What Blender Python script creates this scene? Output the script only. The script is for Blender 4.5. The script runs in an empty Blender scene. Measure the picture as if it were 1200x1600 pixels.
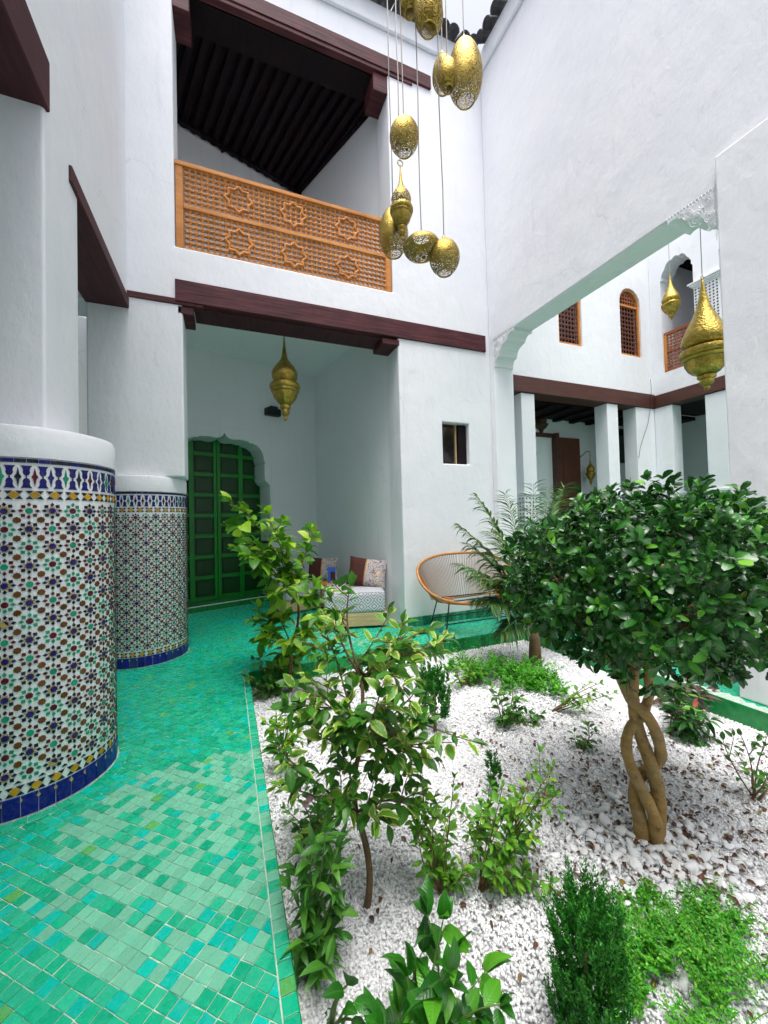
import bpy, math, random
import numpy as np
from mathutils import Vector, Matrix
from mathutils import noise as mnoise

random.seed(7); RNG = np.random.default_rng(11)
R = math.radians
sc = bpy.context.scene
COL = sc.collection

# ------------------------------------------------------------------ camera
CAM_H = 1.4
def camera():
    yaw, pitch, roll = R(22.0), R(1.33), R(-1.475)
    fwd = Vector((math.sin(yaw)*math.cos(pitch), math.cos(yaw)*math.cos(pitch), math.sin(pitch)))
    right = Vector((math.cos(yaw), -math.sin(yaw), 0)); up = right.cross(fwd)
    r2 = right*math.cos(roll) + up*math.sin(roll); u2 = -right*math.sin(roll) + up*math.cos(roll)
    m = Matrix((r2, u2, -fwd)).transposed().to_4x4(); m.translation = (0, 0, CAM_H)
    cd = bpy.data.cameras.new('camera'); cd.sensor_fit = 'VERTICAL'; cd.sensor_height = 24.0
    cd.lens = 610.0/1600.0*24.0; cd.clip_start = 0.05; cd.clip_end = 500
    o = bpy.data.objects.new('camera', cd); COL.objects.link(o); o.matrix_world = m
    sc.camera = o
camera()

# ------------------------------------------------------------------ sky and light (overcast daylight from above)
SUN_EL, SUN_AZ = R(76), R(205)
w = bpy.data.worlds.new('World'); sc.world = w; w.use_nodes = True
nt = w.node_tree; bg = nt.nodes['Background']
sky = nt.nodes.new('ShaderNodeTexSky'); sky.sky_type = 'NISHITA'; sky.sun_disc = False
sky.sun_elevation = SUN_EL; sky.sun_rotation = SUN_AZ; sky.dust_density = 7.0; sky.air_density = 1.0
hs = nt.nodes.new('ShaderNodeHueSaturation'); hs.inputs['Saturation'].default_value = 0.46
nt.links.new(sky.outputs[0], hs.inputs['Color']); nt.links.new(hs.outputs[0], bg.inputs[0])
bg.inputs[1].default_value = 0.15
sd = bpy.data.lights.new('sun', 'SUN'); sd.energy = 1.4; sd.angle = R(42); sd.color = (0.98, 0.985, 1.0)
so = bpy.data.objects.new('sun', sd); COL.objects.link(so)
sdir = Vector((math.sin(SUN_AZ)*math.cos(SUN_EL), math.cos(SUN_AZ)*math.cos(SUN_EL), math.sin(SUN_EL)))
so.rotation_euler = sdir.to_track_quat('Z', 'Y').to_euler(); so.location = sdir*20
vs = sc.view_settings; vs.view_transform = 'Standard'; vs.look = 'None'; vs.gamma = 1.0; vs.exposure = 1.03
sc.cycles.diffuse_bounces = 12; sc.cycles.max_bounces = 16; sc.cycles.use_denoising = True
sc.cycles.transparent_max_bounces = 24; sc.cycles.sample_clamp_indirect = 6.0
sc.cycles.caustics_reflective = False; sc.cycles.caustics_refractive = False

# ------------------------------------------------------------------ materials
MATS = {}
class NT:
    def __init__(s, m): s.t = m.node_tree; s.n = s.t.nodes; s.b = s.n['Principled BSDF']; s.o = s.n['Material Output']
    def add(s, k, **kw):
        n = s.n.new('ShaderNode'+k)
        for a, v in kw.items():
            if hasattr(n, a): setattr(n, a, v)
            else: n.inputs[a].default_value = v
        return n
    def lk(s, a, b): s.t.links.new(a, b)
    def coord(s, kind='Object'):
        return s.add('TexCoord').outputs[kind]
    def noise(s, scale, detail=4.0, rough=.55, vec=None, kind='Object'):
        n = s.add('TexNoise'); n.inputs['Scale'].default_value = scale; n.inputs['Detail'].default_value = detail
        n.inputs['Roughness'].default_value = rough
        s.lk(vec if vec is not None else s.coord(kind), n.inputs['Vector']); return n.outputs['Fac']
    def ramp(s, fac, stops, interp='LINEAR'):
        n = s.add('ValToRGB'); n.color_ramp.interpolation = interp
        e = n.color_ramp.elements
        while len(e) < len(stops): e.new(0.5)
        for el, (p, c) in zip(e, stops): el.position = p; el.color = (*c, 1) if len(c) == 3 else c
        s.lk(fac, n.inputs['Fac']); return n.outputs['Color']
    def mix(s, fac, a, b, mode='MIX'):
        n = s.add('MixRGB', blend_type=mode)
        for i, v in enumerate((fac, a, b)):
            if hasattr(v, 'is_output'): s.lk(v, n.inputs[i])
            else: n.inputs[i].default_value = v if not isinstance(v, tuple) else ((*v, 1) if len(v) == 3 else v)
        return n.outputs[0]
    def math(s, op, a, b=0.0):
        n = s.add('Math', operation=op)
        for i, v in enumerate((a, b)):
            if hasattr(v, 'is_output'): s.lk(v, n.inputs[i])
            else: n.inputs[i].default_value = v
        return n.outputs[0]
    def bump(s, h, strength=.3, dist=.01, nrm=None):
        n = s.add('Bump'); n.inputs['Strength'].default_value = strength; n.inputs['Distance'].default_value = dist
        s.lk(h, n.inputs['Height'])
        if nrm is not None: s.lk(nrm, n.inputs['Normal'])
        return n.outputs[0]
    def col(s, c): s.lk(c, s.b.inputs['Base Color'])
def mat(name, color=(.5, .5, .5), rough=.6, metal=0.0, fn=None, spec=.5):
    m = bpy.data.materials.new(name); m.use_nodes = True; x = NT(m)
    x.b.inputs['Base Color'].default_value = (*color, 1); x.b.inputs['Roughness'].default_value = rough
    x.b.inputs['Metallic'].default_value = metal; x.b.inputs['Specular IOR Level'].default_value = spec
    if fn: fn(x)
    MATS[name] = m; return m

def f_plaster(a, b, strength=.8):
    def f(x):
        n1 = x.noise(.9, 5, .6); n2 = x.noise(14, 6, .65)
        c = x.mix(x.ramp(n1, [(.35, (0,)*3), (.7, (1,)*3)]), a, b)
        st = x.ramp(x.noise(5, 8, .7), [(.60, (0,)*3), (.78, (.5,)*3)])
        c = x.mix(st, c, tuple(v*.88 for v in a)); x.col(c)
        mp = x.add('Mapping'); mp.inputs['Scale'].default_value = (9, 9, .55); x.lk(x.coord(), mp.inputs['Vector'])
        run = x.math('MULTIPLY', x.ramp(x.noise(1.0, 6, .7, vec=mp.outputs[0]), [(.54, (0,)*3), (.74, (.48,)*3)]), x.ramp(x.noise(.7, 2), [(.42, (0,)*3), (.62, (1,)*3)]))
        c = x.mix(run, c, tuple(v*q for v, q in zip(a, (.80, .79, .77)))); x.col(c)
        wob = x.add('TexNoise'); wob.inputs['Scale'].default_value = 2.5; wob.inputs['Detail'].default_value = 5; x.lk(x.coord(), wob.inputs['Vector'])
        dv = x.add('MixRGB', blend_type='ADD'); dv.inputs[0].default_value = .35; x.lk(x.coord(), dv.inputs[1]); x.lk(wob.outputs['Color'], dv.inputs[2])
        vo = x.add('TexVoronoi', feature='DISTANCE_TO_EDGE'); vo.inputs['Scale'].default_value = .75; x.lk(dv.outputs[0], vo.inputs['Vector'])
        crk = x.math('MULTIPLY', x.ramp(vo.outputs['Distance'], [(.0, (.22,)*3), (.0040, (0,)*3)]), x.ramp(x.noise(.8, 2), [(.52, (0,)*3), (.60, (1,)*3)]))
        c = x.mix(crk, c, (.30, .29, .30)); x.col(c)
        sp = x.ramp(x.noise(46, 3, .6), [(.71, (0,)*3), (.77, (.22,)*3)])
        c2 = x.mix(sp, c, tuple(v*.7 for v in a)); x.col(c2)
        m2 = x.add('Mapping'); m2.inputs['Scale'].default_value = (5, 5, 2.2); m2.inputs['Rotation'].default_value = (.5, .4, .7); x.lk(x.coord(), m2.inputs['Vector'])
        h = x.mix(.14, x.mix(.5, x.noise(3.0, 3, .5), x.noise(1.0, 5, .6, vec=m2.outputs[0])), n2); x.lk(x.bump(h, strength, .03), x.b.inputs['Normal'])
    return f
mat('plaster', rough=.75, fn=f_plaster((.775, .785, .825), (.82, .825, .85)), spec=.25)
mat('plaster_smooth', rough=.7, fn=f_plaster((.785, .795, .825), (.82, .825, .845), .25), spec=.25)
mat('plaster_carved', (.84, .84, .85), .7, spec=.25)

def f_wood(a, b, scale=6, axis='X', rough=.55):
    def f(x):
        mp = x.add('Mapping'); s = [scale*6]*3; s['XYZ'.index(axis)] = scale*.35
        mp.inputs['Scale'].default_value = s; x.lk(x.coord(), mp.inputs['Vector'])
        n = x.noise(1.0, 6, .6, vec=mp.outputs[0]); n2 = x.noise(3.0, 4, .6)
        c = x.ramp(n, [(.3, a), (.7, b)]); c = x.mix(x.ramp(n2, [(.45, (0,)*3), (.8, (.6,)*3)]), c, tuple(v*.55 for v in a)); x.col(c)
        x.lk(x.bump(x.mix(.4, n, n2), .7, .009), x.b.inputs['Normal'])
    return f
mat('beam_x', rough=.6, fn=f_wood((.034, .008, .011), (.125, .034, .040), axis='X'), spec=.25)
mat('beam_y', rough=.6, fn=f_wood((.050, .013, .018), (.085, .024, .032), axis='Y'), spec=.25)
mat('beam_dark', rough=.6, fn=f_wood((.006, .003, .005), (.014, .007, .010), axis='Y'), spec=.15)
mat('beam_red_x', rough=.5, fn=f_wood((.055, .016, .010), (.10, .030, .018), axis='X'))
mat('beam_red_y', rough=.5, fn=f_wood((.055, .016, .010), (.10, .030, .018), axis='Y'))
mat('cedar', rough=.55, fn=f_wood((.46, .165, .038), (.66, .29, .085), axis='X'), spec=.2)
mat('cedar_red', rough=.5, fn=f_wood((.24, .062, .018), (.36, .10, .03), axis='Y'))
mat('walnut', rough=.5, fn=f_wood((.085, .022, .010), (.14, .036, .016), axis='Z'))
mat('pine', rough=.55, fn=f_wood((.50, .34, .17), (.64, .47, .27), axis='X'))
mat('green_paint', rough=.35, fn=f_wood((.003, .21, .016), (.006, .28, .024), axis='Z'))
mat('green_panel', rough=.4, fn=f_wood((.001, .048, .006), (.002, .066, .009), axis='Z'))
mat('black_paint', (.012, .011, .012), .5)
mat('iron', (.02, .02, .022), .45, .6)
mat('steel_wire', (.32, .30, .27), .4, .8)
mat('dark_glass', (.010, .011, .013), .08)

def f_tile(x):
    a = x.add('Attribute', attribute_name='col')
    oi = x.add('ObjectInfo')
    n = x.noise(26, 6, .65); n2 = x.noise(120, 3, .6)
    wear = x.ramp(n, [(.50, (0,)*3), (.74, (.42,)*3)])
    c = x.mix(wear, a.outputs['Color'], (.06, .43, .28)); c = x.mix(x.ramp(n2, [(.66, (0,)*3), (.74, (.4,)*3)]), c, (.50, .62, .54))
    x.col(c); x.lk(x.math('ADD', x.math('MULTIPLY', n, .35), .10), x.b.inputs['Roughness'])
    x.lk(x.bump(x.noise(34, 4, .6), .55, .005), x.b.inputs['Normal'])
mat('zellige', rough=.25, fn=f_tile, spec=.28)
def f_mosaic(x):
    a = x.add('Attribute', attribute_name='col'); n = x.noise(60, 4, .6)
    x.col(x.mix(x.ramp(n, [(.45, (0,)*3), (.8, (.16,)*3)]), a.outputs['Color'], (.30, .28, .27)))
    x.lk(x.bump(x.noise(70, 2, .5), .15, .003), x.b.inputs['Normal'])
mat('mosaic', rough=.28, fn=f_mosaic, spec=.25)
mat('mosaic_white', rough=.3, fn=f_plaster((.76, .765, .78), (.82, .82, .83), .08))
mat('grout', rough=.85, fn=lambda x: x.col(x.ramp(x.noise(30, 5), [(.3, (.26, .42, .33)), (.7, (.55, .64, .53))])))

def f_gravel(x):
    v = x.add('TexVoronoi'); v.inputs['Scale'].default_value = 75; x.lk(x.coord(), v.inputs['Vector'])
    c = x.mix(x.ramp(v.outputs['Distance'], [(.25, (0,)*3), (.75, (1,)*3)]), (.82, .82, .83), (.42, .42, .43)); x.col(c)
    x.lk(x.bump(v.outputs['Distance'], -1.0, .02), x.b.inputs['Normal'])
mat('gravel_ground', rough=.8, fn=f_gravel)
def f_stone(x):
    a = x.add('Attribute', attribute_name='rnd'); oi = x.add('ObjectInfo')
    r = x.math('FRACT', x.math('ADD', a.outputs['Fac'], oi.outputs['Random']))
    x.col(x.ramp(r, [(0, (.56, .56, .58)), (.10, (.78, .78, .79)), (.8, (.86, .86, .87)), (1, (.79, .77, .73))]))
    x.lk(x.bump(x.noise(60, 4), .2, .003), x.b.inputs['Normal'])
mat('white_stone', rough=.6, fn=f_stone, spec=.3)

def f_brass(holes):
    def f(x):
        x.col(x.ramp(x.noise(18, 4), [(.3, (.27, .185, .03)), (.7, (.50, .36, .075))]))
        x.b.inputs['Metallic'].default_value = .85
        if holes:
            v = x.add('TexVoronoi'); v.inputs['Scale'].default_value = holes; x.lk(x.coord(), v.inputs['Vector'])
            gz = x.add('SeparateXYZ'); x.lk(x.coord('Generated'), gz.inputs[0])
            th = x.math('ADD', x.math('MULTIPLY', x.math('SUBTRACT', 1.0, gz.outputs['Z']), .30), .20)
            al = x.math('GREATER_THAN', v.outputs['Distance'], th)
            x.lk(al, x.b.inputs['Alpha'])
            x.lk(x.bump(v.outputs['Distance'], .5, .004), x.b.inputs['Normal'])
        else:
            v = x.add('TexVoronoi'); v.inputs['Scale'].default_value = 55; x.lk(x.coord(), v.inputs['Vector'])
            x.lk(x.bump(v.outputs['Distance'], .8, .005), x.b.inputs['Normal'])
    return f
mat('brass', rough=.34, fn=f_brass(0)); mat('brass_pierced', rough=.40, fn=f_brass(125))
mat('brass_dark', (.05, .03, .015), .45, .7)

def f_leaf(stops, margin=None, trans=.28, rough=.4, vein=True):
    def f(x):
        a = x.add('Attribute', attribute_name='rnd'); e = x.add('Attribute', attribute_name='edge'); oi = x.add('ObjectInfo')
        r = x.math('FRACT', x.math('ADD', a.outputs['Fac'], oi.outputs['Random']))
        c = x.ramp(r, stops)
        if vein: c = x.mix(x.ramp(e.outputs['Fac'], [(.0, (.35,)*3), (.16, (0,)*3)]), c, x.mix(.5, c, (.35, .50, .12)))
        if margin:
            ed = x.math('ADD', e.outputs['Fac'], x.math('MULTIPLY', x.math('SUBTRACT', x.noise(9, 3), .5), 1.5))
            c = x.mix(x.ramp(ed, [(.62, (0,)*3), (.78, (1,)*3)]), c, x.mix(x.ramp(r, [(.58, (0,)*3), (.72, (1,)*3)]), c, margin))
        c = x.mix(x.ramp(x.noise(25, 3), [(.4, (0,)*3), (.8, (.3,)*3)]), c, x.mix(.5, c, (.10, .09, .02)))
        c = x.mix(x.ramp(x.noise(70, 4, .7), [(.70, (0,)*3), (.76, (.7,)*3)]), c, (.13, .085, .02))
        x.col(c); x.b.inputs['Roughness'].default_value = rough
        t = x.add('BsdfTranslucent'); x.lk(c, t.inputs['Color'])
        mx = x.add('MixShader'); mx.inputs[0].default_value = trans
        x.lk(x.b.outputs[0], mx.inputs[1]); x.lk(t.outputs[0], mx.inputs[2]); x.lk(mx.outputs[0], x.o.inputs['Surface'])
    return f
mat('leaf_ficus', fn=f_leaf([(0, (.007, .055, .010)), (.5, (.014, .100, .015)), (.84, (.030, .170, .020)), (.94, (.08, .31, .025)), (1, (.17, .44, .03))], trans=.2, rough=.27))
mat('leaf_citrus', fn=f_leaf([(0, (.026, .14, .012)), (.5, (.060, .24, .018)), (.85, (.13, .36, .025)), (1, (.26, .48, .04))], margin=(.62, .58, .16), trans=.25, rough=.42))
mat('leaf_lime', fn=f_leaf([(0, (.040, .18, .012)), (.4, (.10, .32, .016)), (.7, (.27, .52, .025)), (1, (.50, .68, .06))], trans=.35, rough=.42))
mat('leaf_rose', fn=f_leaf([(0, (.05, .21, .015)), (.7, (.14, .40, .022)), (1, (.30, .50, .04))], trans=.3, rough=.5))
def f_ribs(stops):
    base_ = f_leaf(stops, trans=.3, rough=.32)
    def f(x):
        base_(x); s = x.add('SeparateXYZ'); x.lk(x.coord(), s.inputs[0])
        q = x.math('SINE', x.math('MULTIPLY', x.math('SUBTRACT', s.outputs['Y'], x.math('MULTIPLY', x.math('ABSOLUTE', s.outputs['X']), .75)), 62.0))
        x.lk(x.bump(q, .10, .03), x.b.inputs['Normal'])
    return f
mat('leaf_broad', fn=f_ribs([(0, (.012, .11, .010)), (.6, (.032, .23, .014)), (1, (.12, .42, .022))]))
mat('leaf_shrub', fn=f_leaf([(0, (.025, .13, .014)), (.7, (.055, .23, .022)), (1, (.12, .34, .03))], trans=.25, rough=.45))
mat('leaf_conifer', fn=f_leaf([(0, (.008, .10, .010)), (.5, (.018, .20, .014)), (.85, (.05, .33, .02)), (1, (.13, .46, .03))], trans=.25, rough=.55, vein=False))
mat('leaf_fern', fn=f_leaf([(0, (.035, .26, .012)), (.6, (.08, .42, .02)), (1, (.22, .56, .035))], trans=.35, rough=.5, vein=False))
mat('leaf_palm', fn=f_leaf([(0, (.030, .12, .028)), (.7, (.075, .21, .04)), (1, (.22, .26, .06))], trans=.2, rough=.45, vein=False))
mat('leaf_purple', fn=f_leaf([(0, (.10, .02, .06)), (.6, (.20, .06, .11)), (1, (.10, .14, .06))], trans=.25, rough=.4))
mat('leaf_dead', fn=f_leaf([(0, (.045, .012, .012)), (.45, (.10, .028, .016)), (.8, (.17, .06, .02)), (1, (.26, .20, .04))], trans=.1, rough=.7))
mat('petal', (.75, .28, .55), .5); mat('petal_red', (.62, .12, .10), .5)
def f_bark(a, b):
    def f(x):
        mp = x.add('Mapping'); mp.inputs['Scale'].default_value = (9, 9, 26); x.lk(x.coord(), mp.inputs['Vector'])
        n = x.noise(1, 6, .65, vec=mp.outputs[0]); kn = x.noise(38, 5, .7); cb = x.mix(x.ramp(kn, [(.56, (0,)*3), (.68, (.75,)*3)]), x.ramp(n, [(.3, a), (.75, b)]), tuple(v*.35 for v in a)); cb = x.mix(x.ramp(x.noise(7, 3), [(.45, (0,)*3), (.7, (.4,)*3)]), cb, (.24, .21, .15)); x.col(cb); x.lk(x.bump(x.mix(.5, n, kn), .9, .010), x.b.inputs['Normal'])
    return f
mat('bark_ficus', rough=.75, fn=f_bark((.22, .12, .03), (.46, .29, .10)))
mat('bark', rough=.8, fn=f_bark((.09, .05, .022), (.22, .13, .05)))
mat('stem_green', (.12, .20, .04), .6)

mat('rattan', rough=.4, fn=f_wood((.40, .15, .03), (.58, .25, .06), axis='X'))
mat('cord_brown', (.42, .15, .035), .45); mat('cord_pale', (.38, .29, .24), .5)
def f_fabric(x):
    v = x.add('TexVoronoi', feature='F1', distance='MANHATTAN'); v.inputs['Scale'].default_value = 6.0; v.inputs['Randomness'].default_value = 0.0
    x.lk(x.coord(), v.inputs['Vector'])
    wv = x.math('SINE', x.math('MULTIPLY', v.outputs['Distance'], 26.0))
    c = x.ramp(wv, [(.35, (.60, .60, .63)), (.6, (.20, .20, .25))]); x.col(c)
    x.lk(x.bump(x.noise(300, 2), .2, .002), x.b.inputs['Normal'])
mat('fabric_ikat', rough=.9, fn=f_fabric, spec=.1)
mat('fabric_brown', rough=.85, fn=lambda x: x.col(x.ramp(x.noise(60, 4), [(.3, (.055, .020, .018)), (.7, (.10, .036, .030))])), spec=.15)
def f_paisley(x):
    n = x.add('TexNoise'); n.inputs['Scale'].default_value = 7; n.inputs['Detail'].default_value = 3; n.inputs['Distortion'].default_value = 2.8
    x.lk(x.coord(), n.inputs['Vector'])
    x.col(x.ramp(n.outputs['Fac'], [(.30, (.10, .10, .20)), (.38, (.55, .50, .44)), (.44, (.20, .22, .32)), (.50, (.60, .56, .50)), (.56, (.42, .15, .05)), (.60, (.62, .56, .48)), (.68, (.45, .22, .07))], 'CONSTANT'))
mat('fabric_paisley', rough=.85, fn=f_paisley, spec=.15)
mat('piping', (.45, .22, .05), .7)
mat('book_blue', (.03, .12, .55), .4); mat('paper', (.7, .68, .6), .8)
mat('roof_clay', rough=.8, fn=lambda x: x.col(x.ramp(x.noise(12, 5), [(.3, (.035, .036, .040)), (.7, (.085, .085, .09))])))
mat('gallery_floor', rough=.4, fn=lambda x: x.col(x.ramp(x.noise(20, 5), [(.3, (.012, .15, .085)), (.7, (.05, .25, .15))])))
mat('green_edge', rough=.2, fn=lambda x: x.col(x.ramp(x.noise(22, 5), [(.3, (.003, .17, .035)), (.7, (.012, .29, .07))])))

# ------------------------------------------------------------------ helpers
def root_loc(p):
    v = Vector((0, 0, 0))
    while p is not None: v += Vector(p.location); p = p.parent
    return v
def tag(o, label=None, cat=None, group=None, kind=None):
    if label: o['label'] = label
    if cat: o['category'] = cat
    if group: o['group'] = group
    if kind: o['kind'] = kind
    return o
def thing(name, loc=(0, 0, 0), label=None, cat=None, group=None, rz=0.0):
    o = bpy.data.objects.new(name, None); COL.objects.link(o); o.location = loc; o.rotation_euler = (0, 0, rz)
    o.empty_display_size = .05
    return tag(o, label, cat, group, 'thing')
def link_mesh(name, me, m, parent=None):
    o = bpy.data.objects.new(name, me); COL.objects.link(o)
    if m is not None and len(me.materials) == 0: me.materials.append(MATS[m] if isinstance(m, str) else m)
    if parent is not None: o.parent = parent
    return o
class MB:
    """collects shapes in world coordinates (local=True: in the parent's own axes) and links them as one mesh object"""
    def __init__(s): s.v = []; s.f = []; s.c = []; s.cur = None
    def add(s, vs, fs, c=None):
        b = len(s.v); s.v += [tuple(p) for p in vs]; s.f += [tuple(b+i for i in f) for f in fs]
        s.c += [c if c is not None else (s.cur or (1, 1, 1))]*len(vs)
    def box(s, x0, x1, y0, y1, z0, z1, c=None, M=None):
        vs = [(x, y, z) for x in (x0, x1) for y in (y0, y1) for z in (z0, z1)]
        if M is not None: vs = [tuple(M @ Vector(p)) for p in vs]
        s.add(vs, [(0, 1, 3, 2), (4, 6, 7, 5), (0, 4, 5, 1), (2, 3, 7, 6), (0, 2, 6, 4), (1, 5, 7, 3)], c)
    def prism(s, poly, f3, t0, t1, c=None):
        """poly (a,b) outline, f3(a,b,t) -> xyz, extruded from t0 to t1"""
        n = len(poly); vs = [f3(a, b, t0) for a, b in poly]+[f3(a, b, t1) for a, b in poly]
        s.add(vs, [tuple(range(n-1, -1, -1)), tuple(range(n, 2*n))]+[(i, (i+1) % n, n+(i+1) % n, n+i) for i in range(n)], c)
    def tube(s, path, rad, n=6, cap=True, closed=False, c=None):
        P = [Vector(p) for p in path]; m = len(P); rad = rad if hasattr(rad, '__len__') else [rad]*m
        ref = Vector((0, 0, 1)); vs = []; pu = None
        for i in range(m):
            if closed: t = P[(i+1) % m]-P[i-1]
            else: t = P[min(i+1, m-1)]-P[max(i-1, 0)]
            t = t.normalized() if t.length > 1e-9 else Vector((0, 0, 1))
            if pu is None:
                a = ref if abs(t.dot(ref)) < .9 else Vector((1, 0, 0)); u = t.cross(a).normalized()
            else: u = (pu - t*pu.dot(t)); u = u.normalized() if u.length > 1e-6 else t.orthogonal().normalized()
            pu = u; v2 = t.cross(u)
            for k in range(n):
                a = 2*math.pi*k/n; vs.append(P[i]+(u*math.cos(a)+v2*math.sin(a))*rad[i])
        fs = [(i*n+k, i*n+(k+1) % n, ((i+1) % m)*n+(k+1) % n, ((i+1) % m)*n+k) for i in range(m if closed else m-1) for k in range(n)]
        if cap and not closed: fs += [tuple(range(n-1, -1, -1)), tuple((m-1)*n+k for k in range(n))]
        s.add(vs, fs, c)
    def lathe(s, prof, cx, cy, z0=0.0, n=28, c=None, lobes=0, amp=0.0):
        """prof: (radius, z) from the top down or bottom up"""
        vs = []
        for r, z in prof:
            for k in range(n):
                a = 2*math.pi*k/n; q = r*(1+amp*math.cos(lobes*a)) if lobes else r
                vs.append((cx+q*math.cos(a), cy+q*math.sin(a), z0+z))
        m = len(prof); fs = [(i*n+k, i*n+(k+1) % n, (i+1)*n+(k+1) % n, (i+1)*n+k) for i in range(m-1) for k in range(n)]
        if prof[0][0] > 1e-4: fs.append(tuple(range(n)))
        if prof[-1][0] > 1e-4: fs.append(tuple((m-1)*n+k for k in range(n)))
        s.add(vs, fs, c)
    def build(s, name, m, parent=None, smooth=False, local=False, bevel=0.0, seg=2, cols=False, auto=None):
        off = Vector((0, 0, 0)) if local else root_loc(parent)
        me = bpy.data.meshes.new(name)
        me.from_pydata([(p[0]-off.x, p[1]-off.y, p[2]-off.z) for p in s.v], [], s.f); me.validate(); 
        if cols:
            at = me.attributes.new('col', 'FLOAT_COLOR', 'POINT')
            at.data.foreach_set('color', np.array([(*c, 1) for c in s.c], dtype=np.float32).ravel())
        if smooth:
            me.polygons.foreach_set('use_smooth', [True]*len(me.polygons))
            if auto: 
                me.update(); me.set_sharp_from_angle(angle=R(auto))
        me.update()
        o = link_mesh(name, me, m, parent)
        if bevel:
            b = o.modifiers.new('edge', 'BEVEL'); b.width = bevel; b.segments = seg; b.limit_method = 'ANGLE'; b.angle_limit = R(40)
            if seg > 1:
                me.polygons.foreach_set('use_smooth', [True]*len(me.polygons)); b.harden_normals = True
        return o
def fix_normals(o):
    import bmesh
    bm = bmesh.new(); bm.from_mesh(o.data); bmesh.ops.recalc_face_normals(bm, faces=bm.faces); bm.to_mesh(o.data); bm.free(); return o
def block_wall(name, xs, ys, zs, solid, m, parent=None, bevel=.02, warp=None):
    """solid cells of an uneven grid, only the outer skin is kept; shared corners so edges can be rounded"""
    vid = {}; V = []; F = []
    def vi(i, j, k):
        q = (i, j, k)
        if q not in vid: vid[q] = len(V); V.append((xs[i], ys[j], zs[k]))
        return vid[q]
    nx, ny, nz = len(xs)-1, len(ys)-1, len(zs)-1
    S = lambda i, j, k: 0 <= i < nx and 0 <= j < ny and 0 <= k < nz and solid((xs[i]+xs[i+1])/2, (ys[j]+ys[j+1])/2, (zs[k]+zs[k+1])/2)
    for i in range(nx):
        for j in range(ny):
            for k in range(nz):
                if not S(i, j, k): continue
                if not S(i-1, j, k): F.append((vi(i, j, k), vi(i, j, k+1), vi(i, j+1, k+1), vi(i, j+1, k)))
                if not S(i+1, j, k): F.append((vi(i+1, j, k), vi(i+1, j+1, k), vi(i+1, j+1, k+1), vi(i+1, j, k+1)))
                if not S(i, j-1, k): F.append((vi(i, j, k), vi(i+1, j, k), vi(i+1, j, k+1), vi(i, j, k+1)))
                if not S(i, j+1, k): F.append((vi(i, j+1, k), vi(i, j+1, k+1), vi(i+1, j+1, k+1), vi(i+1, j+1, k)))
                if not S(i, j, k-1): F.append((vi(i, j, k), vi(i, j+1, k), vi(i+1, j+1, k), vi(i+1, j, k)))
                if not S(i, j, k+1): F.append((vi(i, j, k+1), vi(i+1, j, k+1), vi(i+1, j+1, k+1), vi(i, j+1, k+1)))
    b = MB(); b.add(V, F); return b.build(name, m, parent, bevel=bevel, seg=3)

# ---- leaves
def leaf_template(wid=.45, fold=.18, bend=.25, rows=(0, .12, .35, .62, .85, 1.0), wprof=(0, .55, 1.0, .9, .45, 0)):
    V = []; E = []; F = []
    idx = []
    for t, wv in zip(rows, wprof):
        z = -bend*t*t*.9 + .06*math.sin(t*3.1)
        if wv == 0: idx.append((len(V),)*3); V.append((0, t, z)); E.append(.0)
        else:
            h = wid*wv*.5; idx.append((len(V), len(V)+1, len(V)+2))
            V += [(-h, t, z+fold*h), (0, t, z), (h, t, z+fold*h)]; E += [1.0, 0.0, 1.0]
    for a, b in zip(idx[:-1], idx[1:]):
        for k in (0, 1):
            q = [a[k], a[k+1], b[k+1], b[k]]; u = []
            for i in q:
                if i not in u: u.append(i)
            if len(u) >= 3: F.append(tuple(u))
    return np.array(V), F, np.array(E)
def orient(d, up=None, roll=0.0):
    """rotation whose +Y runs along d and +Z near up"""
    y = Vector(d).normalized(); up = Vector(up) if up is not None else Vector((0, 0, 1))
    if abs(y.dot(up.normalized())) > .98: up = up + Vector((.37, .21, 0))
    x = y.cross(up).normalized(); z = x.cross(y)
    M = Matrix((x, y, z)).transposed()
    if roll: M = M @ Matrix.Rotation(roll, 3, 'Y')
    return M
def leaves_mesh(name, tpl, leaves):
    """leaves: list of (pos, Matrix3, scale); one joined mesh with a random value per leaf"""
    V, F, E = tpl; n = len(V); N = len(leaves)
    P = np.array([tuple(l[0]) for l in leaves]); M = np.array([[list(r) for r in l[1]] for l in leaves]); S = np.array([l[2] for l in leaves])
    VV = np.repeat(V[None], N, 0); t = VV[:, :, 1]
    VV[:, :, 2] += RNG.normal(0, .16, (N, 1))*t**2 + RNG.normal(0, .5, (N, 1))*VV[:, :, 0]*t; VV[:, :, 0] = VV[:, :, 0]*RNG.uniform(.78, 1.2, (N, 1))+RNG.normal(0, .07, (N, 1))*t**2
    W = np.einsum('nij,nvj->nvi', M, VV)*S[:, None, None]+P[:, None, :]
    me = bpy.data.meshes.new(name)
    base = [list(f) for f in F]; faces = [tuple(i+k*n for i in f) for k in range(N) for f in base]
    me.from_pydata(W.reshape(-1, 3).tolist(), [], faces)
    a = me.attributes.new('rnd', 'FLOAT', 'POINT'); a.data.foreach_set('value', np.repeat(RNG.random(N), n).astype(np.float32))
    e = me.attributes.new('edge', 'FLOAT', 'POINT'); e.data.foreach_set('value', np.tile(E, N).astype(np.float32))
    me.polygons.foreach_set('use_smooth', [True]*len(me.polygons)); me.update(); return me
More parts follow.
